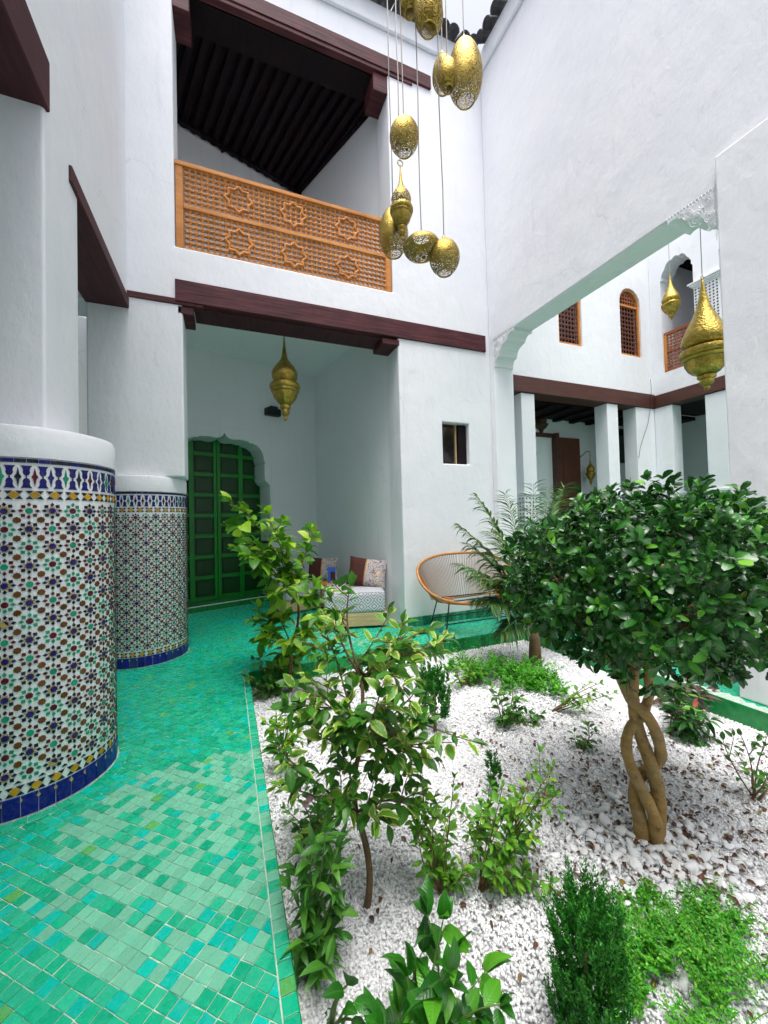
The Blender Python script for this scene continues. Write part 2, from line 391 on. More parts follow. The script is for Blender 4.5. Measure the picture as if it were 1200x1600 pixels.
def leaf_mesh(name, tpl, m):
    V, F, E = tpl; me = bpy.data.meshes.new(name); me.from_pydata(V.tolist(), [], F)
    e = me.attributes.new('edge', 'FLOAT', 'POINT'); e.data.foreach_set('value', E.astype(np.float32))
    me.polygons.foreach_set('use_smooth', [True]*len(me.polygons)); me.update(); me.materials.append(MATS[m]); return me
def foliage(root, leaves, tpl, m, single=0, part='crown', leaf_name='leaf', eye=Vector((0, 0, CAM_H))):
    """leaves in world axes; the `single` ones nearest the eye become leaf objects, the rest one crown mesh"""
    off = root_loc(root)
    L = [(Vector(p)-off, M, s) for p, M, s in leaves]
    def near(l): return ((l[0]+off)-eye).length - l[2]*2.0
    L.sort(key=near); one, rest = L[:single], L[single:]
    host = root
    if rest:
        me = leaves_mesh(part, tpl, rest); host = link_mesh(part, me, m, root); host['kind'] = 'stuff'
    if one:
        V, F, E = tpl; mes = []
        for k in range(8):
            q = V.copy(); t = q[:, 1]; q[:, 2] += random.gauss(0, .16)*t**2+random.gauss(0, .5)*q[:, 0]*t; q[:, 0] = q[:, 0]*random.uniform(.78, 1.2)+random.gauss(0, .07)*t**2
            mes.append(leaf_mesh(leaf_name, (q, F, E), m))
        for p, M, s in one:
            o = bpy.data.objects.new(leaf_name, random.choice(mes)); COL.objects.link(o); o.parent = host
            o.matrix_local = Matrix.Translation(p) @ M.to_4x4() @ Matrix.Scale(s, 4)
    return host
def rv(a=1.0): return Vector((random.uniform(-a, a), random.uniform(-a, a), random.uniform(-a, a)))
def bez(p0, p1, p2, n=8):
    p0, p1, p2 = Vector(p0), Vector(p1), Vector(p2)
    return [p0*(1-t)**2+p1*2*t*(1-t)+p2*t*t for t in [i/(n-1) for i in range(n)]]

# ------------------------------------------------------------------ main measures (metres; X along the facade, Y into the picture, Z up)
YB, XR, XL = 4.68, 3.62, -.92          # facade plane, arcade wall plane, colonnade plane
ZTOP = 8.30
BED = (.175, 3.46, -2.6, 3.965)        # planting bed x0 x1 y0 y1
ZG = -.145                             # gravel level
# recess behind the facade: oblique rear wall, direction U, normal N (towards the rear)
U = Vector((.9436, .3310, 0)); N = Vector((-.3310, .9436, 0)); P0 = Vector((-.006, 7.187, 0))
def far(u, d, z): p = P0+U*u+N*d; return (p.x, p.y, z)

# ---- ground
xs = [-4.0, BED[0]-.006, BED[1]+.006, 10.6]; ys = [-4.4, BED[2], BED[3]+.006, 9.4]
path = block_wall('path', xs, ys, [-.60, -.0034], lambda x, y, z: not (BED[0]-.01 < x < BED[1]+.01 and BED[2] < y < BED[3]), 'grout', bevel=0)
path['kind'] = 'structure'
b = MB(); b.box(BED[0]-.3, BED[1]+.3, BED[2]-.3, BED[3]+.3, -.9, ZG-.012)
bed = b.build('gravel_bed', 'gravel_ground'); bed['kind'] = 'structure'

for nm, q in (('gallery_floor', (4.02, 10.5, .0, 6.5)), ('side_gallery_floor', (-2.7, -2.0, -3.5, 7.0))):
    b = MB(); b.box(q[0], q[1], q[2], q[3], -.001, .003); b.build(nm, 'gallery_floor', path)  # dark sheets added over the floor to weaken green bounced light
# ---- zellige floor: small square tiles laid on the diagonal, cut along the border course
def clip(poly, ax, lim, keep_less):
    out = []
    for i in range(len(poly)):
        a, c = poly[i], poly[(i+1) % len(poly)]
        ia = (a[ax] <= lim) == keep_less; ic = (c[ax] <= lim) == keep_less
        if ia: out.append(a)
        if ia != ic:
            t = (lim-a[ax])/(c[ax]-a[ax]); out.append((a[0]+(c[0]-a[0])*t, a[1]+(c[1]-a[1])*t))
    return out
COLS = [(-1.05, 2.86, .40), (-.845, 4.99, .42)]       # mosaic drums
def tile_color(x, y):
    nz = mnoise.noise(Vector((x*1.7, y*1.7, 3.1))); n2 = mnoise.noise(Vector((x*.9+5, y*.9, 8.3)))
    r = random.random()
    if r < .16+.55*max(0, nz): c = (.001, .42, .32)
    elif r < .36: c = (.004, .33, .175)
    elif r < .62: c = (.006, .38, .20)
    elif r < .64: c = (.09, .36, .09)
    else: c = (.020, .40, .225)
    if n2 > .34 and random.random() < .6: c = (.15, .45, .30)
    k = random.uniform(.90, 1.10); return tuple(min(.8, v*k) for v in c)
TILES = []
def tile_mesh(poly, z, c, inset=.0020, h=.006, tilt=.020):
    n = len(poly); cx = sum(p[0] for p in poly)/n; cy = sum(p[1] for p in poly)/n
    tx, ty = random.gauss(0, tilt), random.gauss(0, tilt)
    size = max(math.hypot(p[0]-cx, p[1]-cy) for p in poly)
    if size < .006: return
    k0 = 1-inset/size; k1 = 1-(inset+.0022)/size; z = z+random.gauss(0, .0005)
    vb = [(cx+(p[0]-cx)*k0, cy+(p[1]-cy)*k0, z-h) for p in poly]
    vm = [(cx+(p[0]-cx)*k0, cy+(p[1]-cy)*k0, z-.0012+(p[0]-cx)*tx+(p[1]-cy)*ty) for p in poly]
    vt = [(cx+(p[0]-cx)*k1, cy+(p[1]-cy)*k1, z+(p[0]-cx)*tx+(p[1]-cy)*ty) for p in poly]
    fs = [(i, (i+1) % n, n+(i+1) % n, n+i) for i in range(n)]+[(n+i, n+(i+1) % n, 2*n+(i+1) % n, 2*n+i) for i in range(n)]+[tuple(2*n+i for i in range(n))]
    TILES.append((vb+vm+vt, fs, c, Vector((cx, cy, z))))
pt = .0478; ca = math.cos(R(-43)); sa = math.sin(R(-43))
for i in range(-190, 190):
    for j in range(-190, 190):
        jit = .10*math.sin(j*12.9)+.5*(j % 2)*0
        a0, b0 = (i+jit)*pt, j*pt
        cx, cy = a0*ca-b0*sa, a0*sa+b0*ca
        if not (-2.3 < cx < 4.0 and .55 < cy < 7.75): continue
        if cy < 2.2 and cx < -1.2: continue
        onpath = cx < .150 and cy < 7.9; onstrip = cy > BED[3]+.02 and cx < 3.66; side = cx > BED[1]+.03 and cx < 4.0 and cy > .7
        if not (onpath or onstrip or side): continue
        if (Vector((cx, cy, 0))-P0).dot(N) > -.03: continue
        if cx > 2.14 and cy > YB-.02: continue
        if any(math.hypot(cx-q[0], cy-q[1]) < q[2]+.050 for q in COLS): continue
        hx = [(-.5, -.5), (.5, -.5), (.5, .5), (-.5, .5)]
        poly = [((a0+u*pt)*ca-(b0+v*pt)*sa, (a0+u*pt)*sa+(b0+v*pt)*ca) for u, v in hx]
        poly = [(x+random.gauss(0, .0008), y+random.gauss(0, .0008)) for x, y in poly]
        if cy < BED[3]+.055 and cx < .4: poly = clip(poly, 0, .124, True)
        elif cx > .05 and cx < BED[1]+.1: poly = clip(poly, 1, BED[3]+.052, False)
        if len(poly) < 3: continue
        tile_mesh(poly, 0.0, tile_color(cx, cy))
y = .62
while y < BED[3]+.05:                                   # border course along the bed
    l = random.uniform(.044, .058); tile_mesh([(.127, y), (.174, y), (.174, y+l), (.127, y+l)], .001, tile_color(.1, y), tilt=.006); y += l
x = .178
while x < BED[1]:
    l = random.uniform(.046, .056); tile_mesh([(x, BED[3]+.004), (x+l, BED[3]+.004), (x+l, BED[3]+.050), (x, BED[3]+.050)], .001, tile_color(x, 4), tilt=.006); x += l
for qx, qy, qr in COLS:                                 # ring course around each drum
    m_ = int(2*math.pi*(qr+.045)/.055)
    for k in range(m_):
        a, c2 = 2*math.pi*k/m_, 2*math.pi*(k+1)/m_
        am = (a+c2)/2
        tile_mesh([(qx+math.cos(t)*rr, qy+math.sin(t)*rr) for t, rr in ((a, qr+.012), (a, qr+.07), (c2, qr+.07), (c2, qr+.012))], .0016, tile_color(qx+math.cos(am)*.5, qy+math.sin(am)*.5), tilt=.003)
TILES.sort(key=lambda t: (t[3]-Vector((.0, .0, CAM_H))).length + (50 if t[3].x < -.50*t[3].y or t[3].x > .22 or t[3].y < .80 else 0))
for vs, fs, c, p in TILES[:300]:
    b = MB(); b.add(vs, fs, c); b.build('tile', 'zellige', path, cols=True)
b = MB()
for vs, fs, c, p in TILES[300:]: b.add(vs, fs, c)
o = b.build('tile_field', 'zellige', path, cols=True); o['kind'] = 'stuff'
# glazed riser round the sunken bed: a course of upright tiles
b = MB()
b.box(BED[0]-.004, BED[0]+.001, BED[2], BED[3], ZG-.05, -.004); b.box(BED[0], BED[1], BED[3]-.001, BED[3]+.004, ZG-.05, -.004); b.box(BED[1]-.001, BED[1]+.004, BED[2], BED[3], ZG-.05, -.004)
o = b.build('bed_edging', 'green_edge', path)
y = .7
for k in range(60):
    x0 = BED[0]+.055*k
    if x0 > BED[1]-.05: break
    b = MB(); c = random.choice([(.003, .22, .04), (.005, .29, .06), (.002, .17, .03)]); b.box(x0+.0015, x0+.0535, BED[3]-.007, BED[3]-.001, ZG-.03, -.006, c); b.build('riser_tile', 'zellige', path, cols=True)

# ------------------------------------------------------------------ facade with balcony and door recess
fac = thing('facade_wall', (1.3, YB, 0), 'tall white plaster wall holding the latticed balcony above the green door recess', 'wall')
NX0, NX1, BX0, BX1 = -.406, 2.155, -.472, 2.10
ZB0, ZB1 = 3.80, 4.07         # main beam
YI = YB+.42
def solid(x, y, z):
    if z < 3.705 and x < -1.274: return False
    if z < 1.93 and x < NX0: return False
    if z > 3.70 and x < XL-.02 and z < 3.90 and y < YB: return False
    if z < ZB1-.01 and NX0 < x < NX1: return False
    if z < 7.45 and z > 4.44 and BX0 < x < BX1: return False
    if 2.80 < x < 3.235 and 2.175 < z < 2.755 and y < YB+.22: return False
    return True
xs = [-1.7, -1.274, BX0, NX0, BX1, NX1, 2.80, 3.235, XR+.12]; zs = [0, 1.93, 2.175, 2.755, 3.705, ZB1-.01, 4.44, 7.45, ZTOP]
block_wall('plaster', xs, [YB, YB+.22, YI], zs, solid, 'plaster', fac, bevel=.018)
def beam(x0, x1, y0, y1, z0, z1, m='beam_x', par=None, name='beam', bv=.006):
    b = MB(); b.box(x0, x1, y0, y1, z0, z1); return b.build(name, m, par, bevel=bv, seg=1)
# main lintel: a long board in front, a deeper one behind and below, corbels under the ends
beam(-.475, 3.555, YB-.025, YB+.06, ZB0+.03, ZB1, par=fac)
beam(-.30, 2.19, YB+.065, YI-.02, ZB0+.012, ZB1-.03, 'beam_y', fac, 'inner_beam')
beam(-.925, -.20, YB-.014, YB+.10, 3.795, 3.862, par=fac, name='tie_board')
beam(NX0-.05, -.30, YB+.0, YI-.06, 3.705, 3.79, 'beam_x', fac, 'corbel')
beam(1.93, NX1+.02, YB-.004, YI-.06, 3.73, 3.803, 'beam_x', fac, 'corbel')
# upper lintel
beam(-.9, 2.76, YB-.03, YB+.07, 7.455, 7.64, par=fac, name='beam')
beam(-.6, 2.47, YB-.018, YB+.065, 7.40, 7.452, par=fac, name='tie_board')
beam(1.90, BX1+.03, YB+.01, YI-.05, 7.15, 7.395, 'beam_x', fac, 'corbel')
beam(BX0-.03, -.30, YB+.01, YI-.05, 7.15, 7.395, 'beam_x', fac, 'corbel')
# little shuttered window
b = MB(); b.box(2.80, 3.235, YB+.16, YB+.215, 2.175, 2.755); b.build('window_recess', 'black_paint', fac)
for nm, bx in (('window_frame', (2.802, 2.835, 2.18, 2.75)), ('window_frame', (3.062, 3.080, 2.18, 2.75)), ('window_frame', (2.836, 3.061, 2.18, 2.196)), ('window_frame', (2.836, 3.061, 2.735, 2.75))):
    b = MB(); b.box(bx[0], bx[1], YB+.10, YB+.14, bx[2], bx[3]); b.build(nm, 'pine' if bx[0] in (3.062, 2.836) and bx[3] != 2.7501 and bx[2] < 2.5 and bx[0] == 3.062 else 'walnut', fac)
b = MB(); b.box(2.837, 3.048, YB+.125, YB+.132, 2.212, 2.718); b.build('pane', 'dark_glass', fac)
b = MB(); b.box(3.09, 3.228, YB+.07, YB+.10, 2.185, 2.745); b.build('shutter', 'beam_dark', fac, bevel=.004, seg=1)
b = MB()
k_ = 0
xx = NX1+.03
while xx < XR-.03:
    l = .056; b.cur = random.choice([(.02, .22, .12), (.05, .30, .18), (.01, .17, .09)]); b.box(xx+.002, min(xx+l, XR-.02)-.002, YB-.016, YB-.002, .004, .062); b.box(xx+.002, min(xx+l, XR-.02)-.002, YB-.016, YB-.002, .065, .122); xx += l
o = b.build('skirting_tiles', 'zellige', fac, cols=True); o['kind'] = 'stuff'
# roof edge: curved dark clay tiles along the parapet
def roof_tile_mesh():
    b = MB(); n = 7; vs = []
    for t in (0, 1):
        for r_ in (.085, .07):
            for k in range(n):
                a = math.pi*k/(n-1); vs.append((r_*math.cos(a), t*.34-.17, r_*math.sin(a)*.9))
    fs = []
    for k in range(n-1):
        fs += [(k, k+1, 2*n+k+1, 2*n+k), (n+k+1, n+k, 3*n+k, 3*n+k+1), (k+1, k, n+k, n+k+1), (2*n+k, 2*n+k+1, 3*n+k+1, 3*n+k)]
    fs += [(0, 2*n, 3*n, n), (n-1, 2*n-1, 4*n-1, 3*n-1)]
    me = bpy.data.meshes.new('roof_tile'); me.from_pydata(vs, [], fs); me.materials.append(MATS['roof_clay']); me.update(); return me
RT = roof_tile_mesh()
def roof_row(par, p0, d, n, outward):
    off = root_loc(par); d = Vector(d); outward = Vector(outward)
    for k in range(n):
        o = bpy.data.objects.new('roof_tile', RT); COL.objects.link(o); o.parent = par
        up = Vector((0, 0, 1)); y_ = (outward+Vector((0, 0, -.45))).normalized(); x_ = d.normalized(); z_ = x_.cross(y_)
        if z_.z < 0: x_ = -x_; z_ = x_.cross(y_)
        M = Matrix((x_, y_, z_)).transposed().to_4x4()
        o.matrix_local = Matrix.Translation(Vector(p0)+d*(k+random.uniform(-.06, .06))*.165+Vector((0, 0, random.uniform(-.012, .012)))-off) @ M @ Matrix.Rotation(random.gauss(0, .05), 4, 'Z')
b = MB(); b.box(-1.7, XR-.07, YB-.05, YB-.002, ZTOP-.30, ZTOP-.02); b.build('cornice', 'plaster', fac, bevel=.015)
roof_row(fac, (-1.2, YB-.02, ZTOP+.03), (1, 0, 0), 29, (0, -1, 0))

# balcony floor, side walls, ceiling (the rooms behind are set askew to the facade)
BC = Vector((1.33, 7.15)); BA = (-2.2, 7.15-.352*3.53)
def vwall(b, p, q, z0, z1, th=.12, flip=1):
    p, q = Vector((p[0], p[1])), Vector((q[0], q[1])); d = (q-p).normalized(); n_ = Vector((-d.y, d.x))*th*flip
    b.prism([(p.x, p.y), (q.x, q.y), (q.x+n_.x, q.y+n_.y), (p.x+n_.x, p.y+n_.y)], lambda a, c, t: (a, c, t), z0, z1)
b = MB(); vwall(b, (2.17, YI-.01), (BC.x, BC.y), 4.43, 7.549, flip=-1); b.build('balcony_side_wall', 'plaster_smooth', fac)
b = MB(); vwall(b, (BC.x+.1, BC.y+.036), BA, 4.43, 7.549, flip=-1); b.build('balcony_rear_wall', 'plaster_smooth', fac)
b = MB(); b.box(-1.5, 2.4, YI-.02, 7.6, 4.395, 4.43); b.build('balcony_floor', 'grout', fac)
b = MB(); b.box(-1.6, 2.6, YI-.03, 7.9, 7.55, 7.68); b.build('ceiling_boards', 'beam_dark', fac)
b = MB(); b.box(-1.6, -1.5, YI+.002, 6.9, 4.3, 7.545); b.build('balcony_end_wall', 'plaster_smooth', fac)  # unseen wall added to screen the made-up light well from the balcony
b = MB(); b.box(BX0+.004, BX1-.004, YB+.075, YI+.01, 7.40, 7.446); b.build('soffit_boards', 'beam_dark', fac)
k = 0; x = -1.4
while x < 3.2:
    ang = -.30; x1 = x+ang*3.2
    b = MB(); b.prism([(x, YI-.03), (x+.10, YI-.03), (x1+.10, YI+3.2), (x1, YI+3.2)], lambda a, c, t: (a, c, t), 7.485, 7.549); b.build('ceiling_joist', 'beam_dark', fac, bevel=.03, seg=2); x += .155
b = MB(); vwall(b, (BC.x+.06, BC.y-.03), (BA[0]+.55, BA[1]+.14), 7.455, 7.5485, th=.07, flip=1); b.build('wall_plate', 'beam_dark', fac)
b = MB(); vwall(b, (2.15, YI+.02), (BC.x-.01, BC.y-.02), 7.455, 7.5475, th=.05, flip=1); b.build('wall_plate', 'beam_dark', fac)
b = MB(); b.tube([(.02, 6.66, 7.43), (.02, 6.60, 7.42), (.04, 6.56, 7.40), (.04, 6.57, 7.36)], .012, 6); b.build('wall_hook', 'iron', fac)

# balcony railing of turned lattice
rail = thing('balcony_railing', (.8, YB+.03, 4.44), 'orange cedar lattice railing with eight-pointed stars on the balcony over the door', 'railing')
RY0, RY1 = YB+.012, YB+.072; X0, X1, Z0, Z1 = -.462, 2.088, 4.443, 5.415
def rpart(name, x0, x1, z0, z1, y0=RY0, y1=RY1, m='cedar'):
    b = MB(); b.box(x0, x1, y0, y1, z0, z1); return b.build(name, m, rail, bevel=.005, seg=1)
rpart('post', X0, X0+.075, Z0, Z1-.052); rpart('post', X1-.075, X1, Z0, Z1-.052)
rpart('top_rail', X0-.006, X1+.006, Z1-.05, Z1, RY0-.008, RY1+.008); rpart('middle_rail', X0+.077, X1-.077, 4.895, 4.945)
rpart('bottom_rail', X0+.077, X1-.077, Z0, Z0+.018)
def lattice(b, x0, x1, z0, z1, y0, y1, cell, f3=None):
    nx = max(1, round((x1-x0)/cell)); nz = max(1, round((z1-z0)/cell)); cx, cz = (x1-x0)/nx, (z1-z0)/nz
    f3 = f3 or (lambda a, c, t: (a, t, c))
    oc = [(math.cos(R(22.5+45*k)), math.sin(R(22.5+45*k))) for k in range(8)]
    sq = [(.5, .2), (.2, .5), (-.2, .5), (-.5, .2), (-.5, -.2), (-.2, -.5), (.2, -.5), (.5, -.2)]
    r_ = .40
    for i in range(nx):
        for j in range(nz):
            mx, mz = x0+(i+.5)*cx, z0+(j+.5)*cz
            inn = [(mx+u*r_*cx, mz+v*r_*cz) for u, v in oc]
            out = [(mx+u*cx, mz+v*cz) for u, v in sq]
            ym = (y0+y1)/2
            vs = [f3(a, c, y0) for a, c in out]+[f3(a, c, y0+(y1-y0)*.12) for a, c in inn]+[f3(a, c, y1-(y1-y0)*.12) for a, c in inn]+[f3(a, c, y1) for a, c in out]
            fs = []
            for k in range(8):
                q = (k+1) % 8
                fs += [(k, q, 8+q, 8+k), (8+k, 8+q, 16+q, 16+k), (16+k, 16+q, 24+q, 24+k)]
            b.add(vs, fs)
            for u, v in ((.5, .5),):                     # bead at each crossing
                px, pz = mx+u*cx, mz+v*cz; h = .30*cx
                vs = [f3(px-h, pz, y0), f3(px, pz-h, y0), f3(px+h, pz, y0), f3(px, pz+h, y0), f3(px, pz, y0-(y1-y0)*.35)]
                b.add(vs, [(0, 1, 4), (1, 2, 4), (2, 3, 4), (3, 0, 4)])
for z0, z1 in ((Z0+.02, 4.893), (4.947, Z1-.052)):
    b = MB(); lattice(b, X0+.077, X1-.077, z0, z1, YB+.028, YB+.060, .0615); b.build('lattice_panel', 'cedar', rail)
def star_ring(b, cx, cz, ro, y0, y1, f3=None, band=.78):
    f3 = f3 or (lambda a, c, t: (a, t, c)); m_ = 16
    def ring(s): return [(cx+s*(ro if k % 2 == 0 else ro*.765)*math.cos(R(22.5*k)), cz+s*(ro if k % 2 == 0 else ro*.765)*math.sin(R(22.5*k))) for k in range(m_)]
    o_, i_ = ring(1), ring(band); q = ring((1+band)/2)
    vs = [f3(a, c, y1) for a, c in o_]+[f3(a, c, y0+.006) for a, c in o_]+[f3(a, c, y0) for a, c in q]+[f3(a, c, y0+.006) for a, c in i_]+[f3(a, c, y1) for a, c in i_]
    fs = [(r_*m_+k, r_*m_+(k+1) % m_, (r_+1)*m_+(k+1) % m_, (r_+1)*m_+k) for r_ in range(4) for k in range(m_)]
    b.add(vs, fs)
for cx in (.187, .812, 1.490):
    for cz in (4.655, 5.155):
        b = MB(); star_ring(b, cx, cz, .168, YB+.012, YB+.045); b.build('star_frame', 'cedar', rail)

# ------------------------------------------------------------------ recess behind the facade, arched doorway
nic = thing('recess_wall', far(0, 0, 0), 'pale inner wall of the recess with a scalloped doorway', 'wall')
HO = .81
def arch_outline(h=HO, s=1.0):
    """half outline of the scalloped arch, springing to point"""
    return [(h, 0), (h, 2.10), (h-.012, 2.13), (h-.085, 2.19), (h-.10, 2.24), (h-.10, 2.50), (h-.075, 2.515), (h-.10, 2.55), (h-.11, 2.62), (h-.135, 2.70), (h-.18, 2.775), (h-.25, 2.83), (h-.34, 2.86), (h-.36, 2.845), (h-.40, 2.88), (.26, 2.90), (.14, 2.885), (.07, 2.90), (.03, 2.93), (0, 2.985)]
half = arch_outline(); full = half+[(-a, c) for a, c in half[-2::-1]]
UL, UR_, ZC = -3.0, 1.83, 4.36
b = MB()
outer = [(UR_, 0), (UR_, ZC), (UL, ZC), (UL, 0)]
poly = [(UL, 0.0)]+[(UL, ZC), (UR_, ZC), (UR_, 0.0)]+full
b.prism(poly, lambda a, c, t: far(a, t, c), 0.0, .52); fix_normals(b.build('plaster', 'plaster_smooth', nic))
b = MB(); fr = [(HO+.005, 2.06), (HO+.045, 2.06), (HO+.045, 3.09), (-HO-.045, 3.09), (-HO-.045, 2.06), (-HO-.005, 2.06)]
b2 = [(HO+.027, .12), (HO+.045, .12), (HO+.045, 3.10), (-HO-.045, 3.10), (-HO-.045, .12), (-HO-.027, .12), (-HO-.027, 3.082), (HO+.027, 3.082)]
b.prism(b2, lambda a, c, t: far(a, t, c), -.008, -.001); fix_normals(b.build('moulding', 'plaster_smooth', nic, bevel=.003, seg=1))
b = MB(); vwall(b, (NX1+.004, YI-.01), (far(UR_-.02, .1, 0)[0], far(UR_-.02, .1, 0)[1]), 0, ZC, th=.15, flip=-1); b.build('side_wall', 'plaster_smooth', nic)
b = MB(); b.box(-1.5, 2.6, YI-.03, 8.6, ZC-.02, ZC+.025); b.build('recess_ceiling', 'plaster_smooth', nic)  # stopped short: made-up light well past the left end brightens the recess
# threshold: two risers of dark green tile with a pale nosing
b = MB(); b.prism([(-HO+.003, .001), (HO-.003, .001), (HO-.003, .085), (-HO+.003, .085)], lambda a, c, t: far(a, t, c), -.01, .515); b.build('threshold', 'green_edge', nic)
b = MB(); b.prism([(-HO-.02, .088), (HO+.02, .088), (HO+.02, .098), (-HO-.02, .098)], lambda a, c, t: far(a, t, c), -.022, .012); b.build('nosing', 'mosaic_white', nic)
b = MB()
for r_ in range(17):
    for c_ in range(8):
        d_ = .02+c_*.058; z_ = .11+r_*.058; b.cur = random.choice([(.015, .03, .03), (.02, .07, .05), (.03, .03, .06)])
        b.prism([(d_, z_), (d_+.05, z_), (d_+.05, z_+.05), (d_, z_+.05)], lambda a, c, t: far(t, a, c), HO-.012, HO-.001)
o = b.build('jamb_tiles', 'mosaic', nic, cols=True); o['kind'] = 'stuff'

door = thing('door', far(0, .46, .09), 'tall green wooden double door with a grid of sunken panels', 'door')
DW, DZ0, DZ1 = HO-.006, .09, 3.02
rows = 8; lay = []
colsu = [(-.77, -.55), (-.48, -.10), (.02, .40), (.47, .77)]
colsu = [(-.79, -.47), (-.39, -.06), (.06, .39), (.47, .79)]
zr = [DZ0+.07+k*.362 for k in range(rows)]
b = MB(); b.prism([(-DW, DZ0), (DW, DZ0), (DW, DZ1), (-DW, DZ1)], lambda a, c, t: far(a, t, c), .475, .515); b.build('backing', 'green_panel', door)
for s0, s1 in ((-.806, -.79), (-.47, -.39), (-.06, -.004), (.004, .06), (.39, .47), (.79, .806)):
    b = MB(); b.prism([(s0, DZ0), (s1, DZ0), (s1, DZ1), (s0, DZ1)], lambda a, c, t: far(a, t, c), .430, .474); b.build('stile', 'green_paint', door, bevel=.004, seg=1)
for k in range(rows+1):
    z0 = DZ0 if k == 0 else zr[k]-.062 if k < rows else zr[-1]+.30
    z1 = zr[0] if k == 0 else zr[k] if k < rows else DZ1
    for c0, c1 in colsu:
        b = MB(); b.prism([(c0+.001, z0), (c1-.001, z0), (c1-.001, z1), (c0+.001, z1)], lambda a, c, t: far(a, t, c), .434, .474); b.build('rail', 'green_paint', door, bevel=.004, seg=1)
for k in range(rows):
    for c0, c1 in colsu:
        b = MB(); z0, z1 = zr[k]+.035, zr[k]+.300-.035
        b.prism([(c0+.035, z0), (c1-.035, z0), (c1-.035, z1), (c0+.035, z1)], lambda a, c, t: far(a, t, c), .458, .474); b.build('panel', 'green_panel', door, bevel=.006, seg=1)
spk = thing('wall_lamp', far(.86, 0, 3.40), 'small black box lamp fixed to the recess wall above the doorway', 'wall lamp')
b = MB(); b.prism([(.72, 3.40), (1.0, 3.40), (1.0, 3.53), (.95, 3.53), (.93, 3.57), (.79, 3.57), (.77, 3.53), (.72, 3.53)], lambda a, c, t: far(a, t, c), -.12, -.003); fix_normals(b.build('housing', 'black_paint', spk, bevel=.006, seg=1))
b = MB(); b.prism([(.745, 3.42), (.975, 3.42), (.975, 3.51), (.745, 3.51)], lambda a, c, t: far(a, t, c), -.125, -.121); b.build('lens', 'dark_glass', spk)

# ------------------------------------------------------------------ colonnade wall on the path side
cw = thing('colonnade_wall', (XL, 3.6, 0), 'white plaster wall carried by the tiled columns beside the path', 'wall')
XW = XL-.36
PY0, PY1 = 2.69, 3.23
def solid(x, y, z):
    if y > YB+.0: return z > 3.705
    if PY1 < y < YB and z < 3.68: return False
    if .9 < y < PY0 and z < 3.80: return False
    if PY0 < y < PY1 and z < 1.93: return False
    return True
block_wall('plaster', [XW, XL], [-4.2, .9, PY0, PY1, YB-.003], [0, 1.93, 3.68, 3.80, ZTOP], solid, 'plaster', cw, bevel=.018)
b = MB(); b.box(XW+.002, XL+.018, 3.06, YB-.005, 3.668, 3.782); b.build('lintel', 'beam_y', cw, bevel=.006, seg=1)
b = MB(); b.box(XW+.002, XL+.018, .7, PY0+.035, 3.785, 4.085); b.build('lintel', 'beam_y', cw, bevel=.008, seg=1)
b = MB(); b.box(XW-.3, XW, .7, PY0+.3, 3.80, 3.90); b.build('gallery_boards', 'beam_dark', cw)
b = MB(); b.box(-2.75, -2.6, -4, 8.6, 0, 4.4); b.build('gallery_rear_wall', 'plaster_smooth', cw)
b = MB(); b.box(-2.7, XW-.002, -4, YI+.3, 4.12, 4.2); b.build('gallery_ceiling', 'beam_dark', cw)

